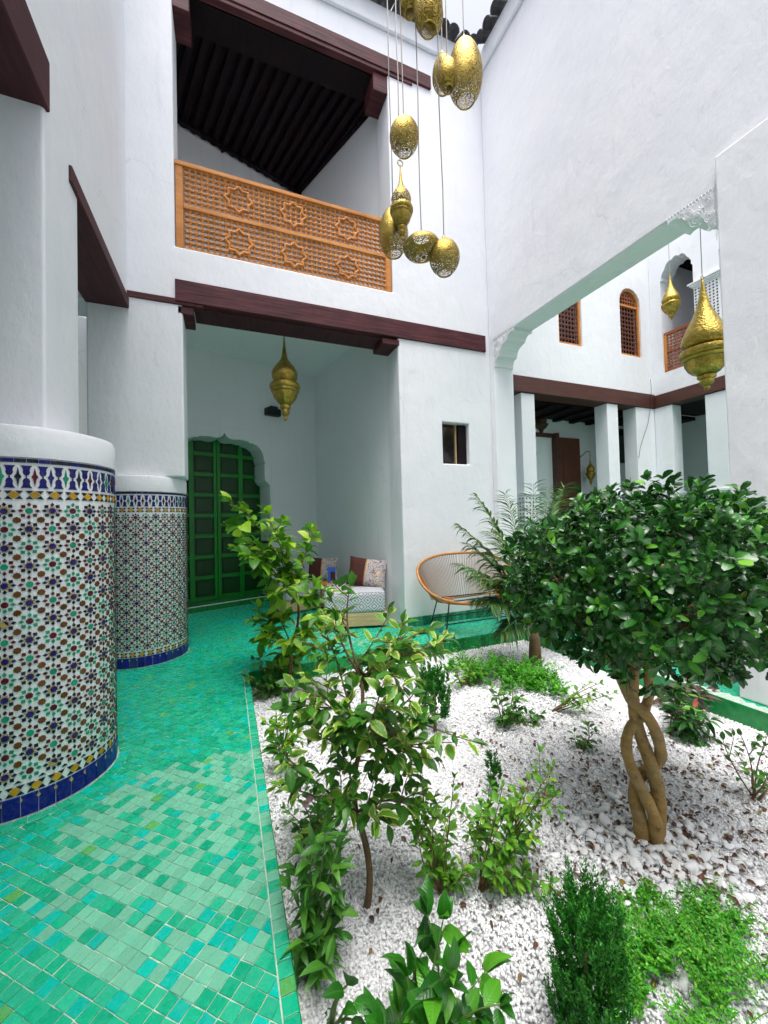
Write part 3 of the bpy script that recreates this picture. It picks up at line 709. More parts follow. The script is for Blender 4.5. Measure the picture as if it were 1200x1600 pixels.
# tiled columns
NAVY, INK, GRN, MAR, BRN, YEL, BLU = (.008, .008, .13), (.008, .008, .030), (.008, .27, .15), (.085, .004, .010), (.13, .045, .005), (.52, .28, .008), (.005, .008, .21)
def column(idx, label, singles, pil):
    cx, cy, r = COLS[idx]; root = thing('mosaic_column', (cx, cy, 0), label, 'column', 'mosaic columns along the path')
    b = MB(); b.lathe([(r, -.002), (r, 1.762)], cx, cy, 0, 64); b.build('drum', 'mosaic_white', root, smooth=True, auto=40)
    b = MB(); b.lathe([(r-.02, 1.7635), (r+.004, 1.766), (r+.006, 1.90), (r-.004, 1.925), (r-.03, 1.932)], cx, cy, 0, 64); b.build('plaster_cap', 'plaster', root, smooth=True, auto=50)
    if pil:
        x0, x1, y0, y1 = pil; b = MB(); b.box(x0, x1, y0, y1, 1.9315, 3.70); b.build('pillar', 'plaster', root, bevel=.015, seg=3)
    P = []
    def piece(poly, c, lift=.0035, z=0):
        n = len(poly); k = random.uniform(.8, 1.2); c = tuple(min(.9, v*k) for v in c)
        f = lambda s_, z_, q: (cx+(r+q)*math.cos(s_/r), cy+(r+q)*math.sin(s_/r), z_)
        gx, gz = random.gauss(0, .03), random.gauss(0, .03); a0 = poly[0][0]; q0 = poly[0][1]
        vs = [f(a, q, 0.0) for a, q in poly]+[f(a, q, max(.0012, lift+(a-a0)*gx+(q-q0)*gz)) for a, q in poly]
        fs = [tuple(range(n, 2*n))]+[(i, (i+1) % n, n+(i+1) % n, n+i) for i in range(n)]
        am = sum(a for a, _ in poly)/n; zm = sum(q for _, q in poly)/n
        P.append((vs, fs, c, Vector(f(am, zm, 0)), max(q for _, q in poly)-min(q for _, q in poly)))
    circ = 2*math.pi*r; nc = round(circ/.0885); a_ = circ/nc; z0, z1 = .168, 1.543; nr = round((z1-z0)/a_); az = (z1-z0)/nr
    types = [(GRN, MAR), (NAVY, INK), (MAR, GRN), (NAVY, INK)]
    def rot(ox, oz, pts, ang):
        ang += random.gauss(0, .07); ox += random.gauss(0, .0007); oz += random.gauss(0, .0007)
        return [(ox+x*math.cos(ang)-y*math.sin(ang), oz+x*math.sin(ang)+y*math.cos(ang)) for x, y in pts]
    for i in range(nc):
        for j in range(nr):
            ox, oz = (i+.5)*a_, z0+(j+.5)*az; c0, c1 = types[(i+j) % 4]
            if c0 is NAVY: piece(rot(ox, oz, [(.0245*(1 if k % 2 == 0 else .66)*math.cos(R(22.5*k)), .0245*(1 if k % 2 == 0 else .66)*math.sin(R(22.5*k))) for k in range(16)], R(22.5)), (.45, .31, .10), .0022)
            piece(rot(ox, oz, [(.0152*math.cos(R(45*k)), .0152*math.sin(R(45*k))) for k in range(8)], R(22.5)), c0, .0042)
            for k in range(8):
                an = R(45*k); rr = .0312; px, pz = ox+rr*math.cos(an), oz+rr*math.sin(an)
                piece(rot(px, pz, [(.0112, 0), (0, .0084), (-.0112, 0), (0, -.0084)], an) if k % 2 == 0 else rot(px, pz, [(.0078, .0078), (-.0078, .0078), (-.0078, -.0078), (.0078, -.0078)], 0), c1)
            piece([(i*a_+.0172*(1 if k % 2 == 0 else .80)*math.cos(R(22.5*k)), z0+j*az+.0172*(1 if k % 2 == 0 else .80)*math.sin(R(22.5*k))) for k in range(16)] if j > 0 else [(i*a_+.014, z0+.002), (i*a_, z0+.014), (i*a_-.014, z0+.002)], BRN if j > 0 else INK)
    for zb, h in ((.112, .044), (1.556, .042)):            # diamond courses
        nd = round(circ/.078); d = circ/nd; zm = zb+h/2
        for k in range(nd):
            s_ = k*d; piece([(s_+d*.27, zm), (s_, zm+h*.48), (s_-d*.27, zm), (s_, zm-h*.48)], YEL, .004)
            for sg in (1, -1):
                piece([(s_+d*.06, zm+sg*h*.5), (s_+d*.44, zm+sg*h*.5), (s_+d*.28, zm+sg*h*.10)], INK); piece([(s_-d*.06, zm+sg*h*.5), (s_-d*.44, zm+sg*h*.5), (s_-d*.28, zm+sg*h*.10)], INK)
    nb = round(circ/.066); d = circ/nb                     # blue plinth course
    for k in range(nb):
        piece([(k*d+.0012, .004), ((k+1)*d-.0012, .004), ((k+1)*d-.0012, .104), (k*d+.0012, .104)], BLU if random.random() < .75 else (.012, .03, .16), .004)
        piece([(k*d+.008, .084), (k*d, .097), (k*d-.008, .084), (k*d, .071)], (.42, .36, .18), .006)
    zb, h, nb = 1.612, .112, round(circ/.0625); d = circ/nb               # interlaced band
    bell = [(-.36, 0), (.36, 0), (.24, .10), (.20, .22), (.24, .30), (.16, .41), (0, .46), (-.16, .41), (-.24, .30), (-.20, .22), (-.24, .10)]
    bell = [(-.36, 0), (-.24, .10), (-.20, .22), (-.24, .30), (-.16, .41), (0, .46), (.16, .41), (.24, .30), (.20, .22), (.24, .10), (.36, 0)]
    star = [(.0, .42), (.07, .22), (.09, .12), (.22, 0), (.09, -.12), (.07, -.22), (0, -.42), (-.07, -.22), (-.09, -.12), (-.22, 0), (-.09, .12), (-.07, .22)]
    tone = [MAR, NAVY, GRN, INK]
    for k in range(nb):
        s_ = k*d
        piece([(s_+x*d*.95, zb+y*h) for x, y in bell][::-1], NAVY); piece([(s_+x*d*.95, zb+h-y*h) for x, y in bell], NAVY)
        piece([(s_+.5*d+x*d, zb+h/2+y*h) for x, y in star], tone[k % 4])
        piece([(s_+.06*d, zb+h/2), (s_, zb+h/2+.06*h), (s_-.06*d, zb+h/2), (s_, zb+h/2-.06*h)], INK)
    nt_ = round(circ/.046); d = circ/nt_
    for k in range(nt_): piece([(k*d+.001, 1.739), ((k+1)*d-.001, 1.739), ((k+1)*d-.001, 1.7585), (k*d+.001, 1.7585)], INK if k % 3 else NAVY, .005)
    eye = Vector((0, 0, CAM_H)); ax = Vector((cx, cy, 0))
    def seen(p):
        n_ = (p[3]-ax); n_.z = 0; n_.normalize(); v = (eye-p[3]); q = p[3]
        ang = math.atan2(q.x, q.y)
        return -(n_.dot(v.normalized()))*(p[4]+.003)/v.length + (1 if ang < R(-22.6) else 0)
    P.sort(key=seen)
    for vs, fs, c, _, _ in P[:singles]:
        b = MB(); b.add(vs, fs, c); b.build('tile', 'mosaic', root, cols=True)
    b = MB()
    for vs, fs, c, _, _ in P[singles:]: b.add(vs, fs, c)
    o = b.build('tile_field', 'mosaic', root, cols=True); o['kind'] = 'stuff'
column(0, 'stout round column of star mosaic under the bare white pillar between the two dark lintels', 300, None)
column(1, 'stout round column of star mosaic standing before the green door recess', 0, None)

# ------------------------------------------------------------------ arcade wall on the garden side
aw = thing('arcade_wall', (XR, 3.0, 0), 'tall blank white wall pierced by a wide flat-headed opening', 'wall')
XB = XR+.33; OY0, OY1, OZ = 1.77, 4.57, 3.965
def solid(x, y, z): return not (OY0 < y < OY1 and z < OZ)
block_wall('plaster', [XR, XB], [-4.2, OY0, OY1, YB-.003], [0, OZ, ZTOP], solid, 'plaster', aw, bevel=.016)
b = MB(); b.box(XR-.05, XR-.0, -4.2, OY0+.004, 0, 4.17); b.build('pier', 'plaster', aw, bevel=.014, seg=3)
b = MB(); b.box(XB-.002, XB+.10, YB-.003, 5.2, 0, 8.0); b.build('return_wall', 'plaster', aw)
b = MB(); b.box(XR-.05, XR-.002, -4.2, YB-.06, ZTOP-.30, ZTOP-.02); b.build('cornice', 'plaster', aw, bevel=.015, seg=2)
roof_row(aw, (XR-.02, YB-.25, ZTOP+.03), (0, -1, 0), 30, (-1, 0, 0))
def bracket(y0, sgn, z0=OZ, dy=.43, dz=.43):
    """scalloped bracket: outline from the soffit tip down to the jamb"""
    prof = [(0, 0), (.0, -.10), (.02, -.085), (.08, -.06), (.16, -.055), (.24, -.085), (.30, -.15), (.34, -.235), (.40, -.255), (.43, -.25), (.47, -.285), (.55, -.29), (.63, -.33), (.70, -.42), (.735, -.53), (.76, -.60), (.86, -.60), (.90, -.66), (.93, -.78), (.94, -.87), (.99, -.90), (1.0, -1.0), (1.0, 0)]
    b = MB(); b.prism([(y0+sgn*dy*a, z0+dz*c-.001) for a, c in prof], lambda a, c, t: (t, a, c), XR+.004, XB-.004)
    o = b.build('bracket', 'plaster_smooth', aw, bevel=.004, seg=1); return fix_normals(o)
bracket(OY1-.43, 1); bracket(OY0+.40, -1, dy=.40)
# carved plaster spandrels over the brackets
def carving(ya, yb, z0, z1, sgn):
    b = MB(); f = lambda y, z: (XR-.004, y, z)
    n = 16
    for k in range(n):                                    # beaded borders, top and jamb side
        for (p, q) in (((ya+(yb-ya)*k/n, z1-.012), (ya+(yb-ya)*(k+.75)/n, z1-.040)), ((yb-sgn*.012, z1-(z1-z0)*k/n), (yb-sgn*.035, z1-(z1-z0)*(k+.75)/n))):
            pts = [Vector((XR-.003, p[0]+(q[0]-p[0])*t, p[1]+(q[1]-p[1])*t+.010*math.sin(t*6.28))) for t in (0, .25, .5, .75, 1)]; b.tube(pts, .0026, 4)
    for (y, z) in ((0, 0),):
        for cyy, czz, rr, tw in ((.60, .62, .075, 1), (.78, .80, .05, -1), (.45, .78, .042, -1), (.82, .50, .045, 1), (.30, .87, .03, 1), (.86, .28, .032, -1)):
            c0 = ya+(yb-ya)*cyy; z_c = z0+(z1-z0)*czz
            for ph in (0, 2.1, 4.2):
                pts = [Vector((XR-.003, c0+rr*(1-.72*t)*math.cos(ph+tw*t*5), z_c+rr*(1-.72*t)*math.sin(ph+tw*t*5))) for t in [i/11 for i in range(12)]]; b.tube(pts, .0030, 4)
    return b.build('carving', 'plaster_carved', aw, smooth=True)
carving(OY0+.40, OY0+.01, 3.55, 3.97+.02, -1); carving(OY1-.43, OY1+.03, 3.55, 4.02, 1)
# the wall behind the viewer, closing the court
b = MB(); b.box(XW, XB, -4.4, -4.2, 0, ZTOP); o = b.build('courtyard_wall', 'plaster'); tag(o, 'white plaster wall closing the court opposite the balcony', 'wall')

# ------------------------------------------------------------------ second court beyond the opening
c2 = thing('inner_court_building', (8.03, 5.2, 0), 'white two-storey galleried house seen through the wide opening', 'building')
Y2, X2 = 5.2, 8.03
W1, W2 = (5.56, 6.13, 4.51, 5.87), (7.15, 7.74, 4.52, 5.87)
def arch_top(x0, x1, z1, n=9):
    r_ = (x1-x0)/2; return [((x0+x1)/2+r_*math.cos(R(180*k/(n-1))), z1-r_+r_*math.sin(R(180*k/(n-1)))) for k in range(n)]
def wall_with_arches(b, a0, a1, z0, z1, holes, f3, t0, t1):
    """wall a0..a1 x z0..z1 split at each hole's centre line so every piece is one simple outline"""
    cuts = [a0]+[(h[0]+h[1])/2 for h in holes]+[a1]
    def left_half(h):   # outline points of a hole from bottom centre, left side, up to top centre
        x0, x1, hz0, pts = h; mid = (x0+x1)/2
        return [(mid, hz0), (x0, hz0)]+[p for p in pts[::-1] if p[0] < mid-1e-4]+[(mid, max(p[1] for p in pts))]
    def right_half(h):
        x0, x1, hz0, pts = h; mid = (x0+x1)/2
        return [(mid, max(p[1] for p in pts))]+[p for p in pts[::-1] if p[0] > mid+1e-4]+[(x1, hz0), (mid, hz0)]
    for k in range(len(cuts)-1):
        poly = [(cuts[k], z0), (cuts[k+1], z0)]
        if k < len(holes):
            poly += left_half(holes[k])
        poly += [(cuts[k+1], z1), (cuts[k], z1)]
        if k > 0: poly += right_half(holes[k-1])
        out = []
        for p in poly:
            if not out or (abs(p[0]-out[-1][0]) > 1e-5 or abs(p[1]-out[-1][1]) > 1e-5): out.append(p)
        b.prism(out, f3, t0, t1)
holes = [(w_[0], w_[1], w_[2], arch_top(w_[0], w_[1], w_[3])) for w_ in (W1, W2)]
b = MB(); wall_with_arches(b, XB+.10, X2, 3.80, 8.0, holes, lambda a, c, t: (a, t, c), Y2, Y2+.35); fix_normals(b.build('upper_wall', 'plaster', c2))
for x0, x1, z0, z1 in (W1, W2):
    win = MB(); top = arch_top(x0+.002, x1-.002, z1-.002); inn = arch_top(x0+.045, x1-.045, z1-.045)
    o_ = [(x1-.002, z0+.002)]+top+[(x0+.002, z0+.002)]; i_ = [(x1-.045, z0+.045)]+inn+[(x0+.045, z0+.045)]; m_ = len(o_)
    f = lambda p, t: (p[0], t, p[1])
    vs = [f(p, Y2+.03) for p in o_]+[f(p, Y2+.03) for p in i_]+[f(p, Y2+.09) for p in i_]+[f(p, Y2+.09) for p in o_]
    fs = [(r_*m_+k, r_*m_+(k+1) % m_, ((r_+1) % 4)*m_+(k+1) % m_, ((r_+1) % 4)*m_+k) for r_ in range(4) for k in range(m_)]
    win.add(vs, fs); fo = win.build('window_frame', 'cedar', c2); fix_normals(fo)
    b = MB(); b.box(x0+.046, x1-.046, Y2+.04, Y2+.08, z1-.36, z1-.32); b.build('transom', 'cedar', fo)
    b = MB(); b.prism(i_, lambda a, c, t: (a, t, c), Y2+.10, Y2+.11); b.build('pane', 'dark_glass', fo)
    b = MB(); lattice(b, x0+.05, x1-.05, z0+.05, z1-.37, Y2+.055, Y2+.065, .085); b.build('window_lattice', 'walnut', fo)
    b = MB(); lattice(b, x0+.09, x1-.09, z1-.315, z1-.10, Y2+.05, Y2+.07, .07); b.build('fanlight_lattice', 'cedar_red', fo)
b = MB(); b.box(XB, X2+.02, Y2-.03, Y2+.30, 3.525, 3.80); b.build('beam', 'beam_red_x', c2, bevel=.008, seg=1)
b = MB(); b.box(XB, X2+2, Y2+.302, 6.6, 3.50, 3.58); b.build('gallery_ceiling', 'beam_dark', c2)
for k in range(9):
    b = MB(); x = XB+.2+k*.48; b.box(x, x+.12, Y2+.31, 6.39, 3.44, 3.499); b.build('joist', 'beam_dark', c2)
def pillar(x0, x1, y0, y1, base=True):
    b = MB(); b.box(x0, x1, y0, y1, 1.83, 3.52); o = b.build('pillar', 'plaster', c2, bevel=.012, seg=2)
    b = MB(); b.box(x0-.025, x1+.025, y0-.025, y1+.025, 1.78, 1.828); b.build('ledge', 'plaster_smooth', o, bevel=.006, seg=1)
    b = MB(); b.box(x0-.006, x1+.006, y0-.006, y1+.006, 0, 1.778); b.build('dado', 'mosaic_white', o)
    b = MB()
    for face in range(2):
        L_ = (x1-x0) if face == 0 else (y1-y0); n_ = int(L_/.062)
        for i in range(n_):
            for j in range(26):
                s_ = (i+.5)*L_/n_; z_ = 1.72-j*.064
                c_ = random.choice([INK, INK, NAVY, GRN, BRN]); q = .019
                pts = [(s_+q*(1 if k % 2 == 0 else .6)*math.cos(R(45*k)), z_+q*(1 if k % 2 == 0 else .6)*math.sin(R(45*k))) for k in range(8)]
                f = (lambda a, c, t: (x0+a, y0-.006-t, c)) if face == 0 else (lambda a, c, t: (x0-.006-t, y0+a, c))
                b.prism(pts, f, 0, .003, c_)
    t = b.build('dado_tiles', 'mosaic', o, cols=True); t['kind'] = 'stuff'
pillar(4.66, 4.95, Y2, Y2+.28); pillar(6.70, 6.99, Y2, Y2+.28); pillar(7.50, X2+.25, Y2, Y2+.28); pillar(X2, X2+.28, 4.86, Y2-.004); pillar(X2, X2+.30, 3.98, 4.30); pillar(X2, X2+.30, 2.3, 2.6)
b = MB(); b.box(XB, 10.4, 6.4, 6.55, 0, 3.499); b.build('gallery_rear_wall', 'plaster_smooth', c2)
# east side: arched loggia with lattice railing over a beam
def lobed(y0, y1, zs_, zp, n=5):
    """scalloped arch outline from y1 (far) side to y0, as (y,z)"""
    mid = (y0+y1)/2; h = (y1-y0)/2; half_ = [(1, 0), (1.0, .12), (.92, .20), (.93, .34), (.84, .52), (.76, .60), (.70, .64), (.62, .80), (.48, .93), (.32, .97), (.24, .93), (.12, 1.0), (0, 1.04)]
    pts = [(mid+h*a, zs_+(zp-zs_)*c) for a, c in half_]; return pts+[(2*mid-a, c) for a, c in pts[-2::-1]]
ah = [(3.30, 3.99, 4.17, lobed(3.30, 3.99, 5.93, 6.32)), (4.40, 4.985, 4.17, lobed(4.40, 4.985, 5.93, 6.32))]
b = MB(); wall_with_arches(b, .2, Y2-.003, 3.77, 8.0, ah, lambda a, c, t: (t, a, c), X2, X2+.35); fix_normals(b.build('loggia_wall', 'plaster', c2))
b = MB(); b.box(X2-.03, X2+.28, .2, Y2-.034, 3.53, 3.768); b.build('beam', 'beam_red_y', c2, bevel=.008, seg=1)
b = MB(); b.box(X2+.281, 10.4, .2, Y2+.3, 3.585, 3.66); b.build('gallery_ceiling', 'beam_dark', c2)
b = MB(); b.box(9.9, 10.05, .2, 6.6, 0, 7.6); b.build('loggia_rear_wall', 'plaster_smooth', c2)
b = MB(); b.box(X2+.36, 10.0, .2, 6.6, 6.52, 6.6); b.build('loggia_ceiling', 'beam_dark', c2)
b = MB(); b.box(X2+.36, 10.0, 5.05, 5.19, 4.0, 6.5); b.build('loggia_end_wall', 'plaster_smooth', c2)
# tile-clad pier between the loggia arches
b = MB(); b.box(X2-.012, X2-.001, 4.0, 4.39, 4.175, 5.52); b.build('tile_backing', 'mosaic_white', c2)
b = MB()
for i in range(7):
    for j in range(24):
        y_, z_ = 4.028+i*.0555, 4.20+j*.0555; q = .019; pts = [(y_+q*(1 if k % 2 == 0 else .62)*math.cos(R(45*k)), z_+q*(1 if k % 2 == 0 else .62)*math.sin(R(45*k))) for k in range(8)]
        b.prism(pts, lambda a, c, t: (X2-.012-t, a, c), 0, .003, random.choice([INK, NAVY, INK, (.03, .03, .05)]))
o = b.build('pier_tiles', 'mosaic', c2, cols=True); o['kind'] = 'stuff'
for k, (e, z0, z1) in enumerate(((.02, 5.522, 5.55), (.045, 5.551, 5.585), (.07, 5.586, 5.61))):
    b = MB(); b.box(X2-.012-e, X2+.02, 4.0-e, 4.39+e, z0, z1); b.build('capital', 'plaster_smooth', c2)
r2 = thing('loggia_railing', (X2, 4.69, 4.17), 'red-brown lattice railing in the arched loggia behind the hanging lanterns', 'railing')
b = MB(); b.box(X2+.04, X2+.09, 4.405, 4.98, 4.905, 4.96); b.build('top_rail', 'cedar_red', r2)
b = MB(); b.box(X2+.04, X2+.09, 4.405, 4.98, 4.172, 4.215); b.build('bottom_rail', 'cedar_red', r2)
b = MB(); b.box(X2+.04, X2+.09, 4.405, 4.98, 4.56, 4.595); b.build('middle_rail', 'cedar_red', r2)
b = MB(); b.box(X2+.035, X2+.09, 4.93, 4.982, 4.216, 4.904); b.build('post', 'cedar', r2)
for z0, z1 in ((4.217, 4.558), (4.597, 4.903)):
    b = MB(); lattice(b, 4.41, 4.928, z0, z1, X2+.055, X2+.075, .066, lambda a, c, t: (t, a, c)); b.build('lattice_panel', 'cedar_red', r2)
# open walnut door, picture and low cabinet in the gallery
d2 = thing('gallery_door', (6.62, 6.1, 0), 'dark red-brown wooden door standing open in the far gallery', 'door')
b = MB(); b.box(6.60, 7.23, 6.30, 6.345, .02, 3.10); b.build('leaf', 'walnut', d2, bevel=.006, seg=1)
for z0, z1 in ((.3, 1.3), (1.5, 2.8)):
    b = MB(); b.box(6.72, 7.11, 6.288, 6.299, z0, z1); b.build('panel', 'walnut', d2, bevel=.005, seg=1)
b = MB(); b.box(6.52, 6.598, 6.26, 6.399, .0, 3.18); b.build('frame_post', 'beam_red_x', d2)
b = MB(); b.box(5.7, 6.518, 6.34, 6.399, 3.10, 3.18); b.build('frame_head', 'beam_red_x', d2)
al = MB(); al.prism([(6.0, 0), (6.35, 0), (6.35, 2.35), (6.32, 2.6), (6.25, 2.75), (6.17, 2.82), (6.10, 2.75), (6.03, 2.6), (6.0, 2.35)], lambda a, c, t: (a, t, c), 6.385, 6.3985); o = al.build('alcove', 'plaster_smooth', c2); fix_normals(o)
tv = thing('wall_screen', (8.75, 6.37, 2.5), 'black flat panel on the gallery wall between the pale pillars', 'screen')
b = MB(); b.box(8.45, 9.15, 6.34, 6.395, 2.62, 3.42); b.build('frame', 'black_paint', tv, bevel=.006, seg=1)
b = MB(); b.box(8.48, 9.12, 6.333, 6.339, 2.65, 3.39); b.build('screen', 'dark_glass', tv)
cab = thing('cabinet', (7.6, 6.1, 0), 'low black cabinet against the gallery wall under the brass sconce', 'cabinet')
b = MB(); b.box(7.28, 8.0, 5.95, 6.39, .06, 1.72); b.build('carcass', 'black_paint', cab, bevel=.006, seg=1)
for x0 in (7.295, 7.645):
    b = MB(); b.box(x0, x0+.34, 5.936, 5.949, .12, 1.66); b.build('cabinet_door', 'black_paint', cab, bevel=.004, seg=1)
b = MB(); b.tube([(7.92, 5.17, 4.10), (7.93, 5.168, 3.9), (7.86, 5.16, 3.5), (7.78, 5.165, 3.2), (7.55, 5.18, 2.72), (7.50, 5.185, 2.5)], .004, 5); o = b.build('cable', 'iron'); tag(o, 'thin dark cable drooping from the loggia corner down the pale pillar', 'cable')

# ------------------------------------------------------------------ lanterns
def chain(root, x, y, z0, z1, r=.005, m='steel_wire'):
    b = MB(); n = max(2, int((z1-z0)/.35)+2); path_ = [(x+random.gauss(0, .003), y+random.gauss(0, .003), z0+(z1-z0)*k/(n-1)) for k in range(n)]
    path_[0] = (x, y, z0); path_[-1] = (x, y, z1); b.tube(path_, r, 5); b.build('chain', m, root)
def onion(loc, ztop_tip, zbot, wid, ztop, label, m='brass', group=None, dark=False, cone=False):
    """pointed onion, belted rim, bowl and drop finial; wid = rim diameter"""
    x, y = loc; H = ztop_tip-zbot; rr = wid/2
    root = thing('lantern', (x, y, zbot), label, 'lantern', group); m = 'brass_dark' if dark else m
    if cone: SP = [(.015, 1.0), (.04, .99), (.08, .93), (.14, .86), (.23, .78), (.34, .71), (.50, .64), (.70, .56), (.86, .49), (.92, .45), (.88, .41), (.76, .385), (.62, .375)]; zr, zk = .374, .135
    else: SP = [(.015, 1.0), (.04, .99), (.06, .93), (.10, .85), (.16, .77), (.24, .715), (.42, .67), (.66, .62), (.82, .57), (.86, .535), (.82, .49), (.70, .455), (.62, .436)]; zr, zk = .435, .185
    A = lambda pr: [(q*rr, zbot+H*t) for q, t in pr]
    b = MB(); b.lathe(A(SP), x, y); b.build('dome', m, root, smooth=True, auto=60)
    b = MB(); b.lathe(A([(.60, zr), (.84, zr-.002), (.97, zr-.012), (1.0, zr-.03), (1.0, zr-.055), (.95, zr-.07), (.90, zr-.073), (.93, zr-.088), (.90, zr-.10), (.82, zr-.108)]), x, y, n=36); b.build('rim', m, root, smooth=True, auto=45)
    b = MB(); b.lathe(A([(.82, zr-.109), (.78, zr-.14), (.68, zr-.18), (.52, zr-.215), (.32, zk)]), x, y, n=40, lobes=10, amp=.035); b.build('bowl', m, root, smooth=True, auto=60)
    b = MB(); b.lathe(A([(.32, zk-.001), (.37, zk*.90), (.35, zk*.80), (.25, zk*.72), (.28, zk*.60), (.27, zk*.48), (.18, zk*.36), (.09, zk*.30), (.13, zk*.2), (.12, zk*.1), (.03, 0)]), x, y, n=24); b.build('finial', m, root, smooth=True, auto=60)
    b = MB(); b.tube([(x+.022*math.cos(R(30*k)), y, ztop_tip+.012+.022*math.sin(R(30*k))) for k in range(12)], .004, 5, closed=True); b.build('hanging_loop', m, root)
    chain(root, x, y, ztop_tip+.03, ztop, .0045 if not dark else .006)
    return root
PIERCED = 'pierced brass lanterns hung in a cluster over the court'
def ball(loc, w_, h_, ztop, label, kind='egg', tilt=0.0):
    x, y, z = loc; root = thing('pendant_lantern', (x, y, z-h_/2), label, 'pendant lantern', PIERCED)
    b = MB(); n = 18; pr = []
    for k in range(n+1):
        t = math.pi*(.045+.80*k/n) if kind != 'disc' else math.pi*(.16+.70*k/n)
        e = 1.0 if kind != 'egg' else 1.0-.13*math.cos(t)
        pr.append((w_/2*math.sin(t)*e, z+h_/2*math.cos(t)))
    b.lathe(pr, x, y, n=36); b.f = b.f[:-2] if kind == 'disc' else b.f[:-1]
    b.build('shell', 'brass_pierced', root, smooth=True)
    b = MB(); r_, zz = pr[-1]; b.tube([(x+r_*math.cos(R(15*k)), y+r_*math.sin(R(15*k)), zz) for k in range(24)], .006, 6, closed=True); b.build('bottom_ring', 'brass', root, smooth=True)
    if kind == 'disc':
        r_, zz = pr[0]; b = MB(); b.tube([(x+r_*math.cos(R(15*k)), y+r_*math.sin(R(15*k)), zz) for k in range(24)], .005, 6, closed=True)
        for k in range(3): b.tube([(x+r_*math.cos(R(120*k)), y+r_*math.sin(R(120*k)), zz), (x, y, z+h_/2+.05)], .003, 4)
        b.build('top_ring', 'brass', root)
        top = z+h_/2+.05
    else:
        b = MB(); t0 = z+h_/2; b.lathe([(.030, t0-.006), (.026, t0+.006), (.012, t0+.014), (.010, t0+.035), (.004, t0+.045)], x, y, n=16); b.build('cap', 'brass', root, smooth=True); top = t0+.044
    chain(root, x, y, top, ztop, .0045)
    return root
ZHANG = 8.12
g = thing('hanging_frame', (1.55, 2.55, ZHANG), 'dark iron bars spanning the court that carry the lantern cluster', 'frame')
for y_ in (2.45, 2.62, 2.80):
    b = MB(); b.tube([(XL, y_, ZHANG+.02), (XR, y_, ZHANG+.02)], .02, 8); b.build('bar', 'iron', g)
for (loc, w_, h_, kind, lab) in [
    ((1.375, 2.60, 5.42), .16, .24, 'egg', 'small pierced brass egg lantern tucked behind the taller egg at the cluster top'),
    ((1.475, 2.50, 5.31), .22, .46, 'egg', 'tall pierced brass egg lantern with a bright open base at the cluster top'),
    ((1.585, 2.60, 5.41), .15, .28, 'egg', 'slim pierced brass egg lantern beside the tall egg at the cluster top'),
    ((1.690, 2.66, 5.03), .17, .31, 'egg', 'narrow pierced brass egg lantern just behind the largest oval one'),
    ((1.735, 2.42, 4.80), .26, .50, 'egg', 'largest oval pierced brass lantern at the roof corner'),
    ((1.600, 2.45, 4.75), .155, .24, 'ball', 'small round pierced brass lantern touching the largest oval one'),
    ((1.305, 2.62, 4.33), .225, .27, 'ball', 'pierced brass lantern with a wide bright mouth hanging alone mid-cluster'),
    ((1.275, 2.80, 3.71), .235, .40, 'egg', 'long pierced brass egg lantern behind the pointed onion lantern'),
    ((1.430, 2.62, 3.50), .285, .165, 'disc', 'flattened pierced brass ring lantern with an open top'),
    ((1.580, 2.54, 3.405), .232, .265, 'ball', 'lowest round pierced brass globe lantern of the cluster')]:
    ball(loc, w_, h_, ZHANG, lab, kind)
onion((1.255, 2.60), 4.08, 3.50, .175, ZHANG, 'pointed brass onion lantern with a belted waist hanging in the cluster', 'brass_pierced', PIERCED)
onion((.755, 5.30), 3.94, 2.77, .40, ZC-.02, 'golden onion lantern hanging before the green door recess')
onion((4.53, 2.40), 3.78, 2.64, .435, 6.2, 'big brass onion lantern hanging in the wide opening', cone=True)
b = MB(); b.tube([(XB, 2.40, 6.21), (X2, 2.40, 6.21)], .012, 6); o = b.build('tie_rod', 'iron'); tag(o, 'thin iron rod across the second court holding a lantern', 'rod')
onion((7.42, 4.43), 5.66, 4.86, .30, 7.9, 'small brass onion lantern before the arched loggia', cone=True)
b = MB(); b.tube([(7.42, .2, 7.91), (7.42, Y2, 7.91)], .012, 6); o = b.build('tie_rod', 'iron'); tag(o, 'high iron rod by the loggia wall holding the small lantern', 'rod')
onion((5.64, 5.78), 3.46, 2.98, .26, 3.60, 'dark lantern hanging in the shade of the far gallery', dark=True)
scn = onion((7.40, 6.20), 2.72, 2.06, .20, 2.80, 'brass onion sconce on a bracket beside the open red-brown door')
b = MB(); b.tube([(7.26, 6.395, 2.66), (7.26, 6.25, 2.74), (7.30, 6.2, 2.80), (7.40, 6.20, 2.80)], .012, 6); b.lathe([(.0, .0), (.03, 0), (.03, .05), (0, .05)], 7.26, 6.38, 2.63, 12); b.build('wall_bracket', 'brass', scn)

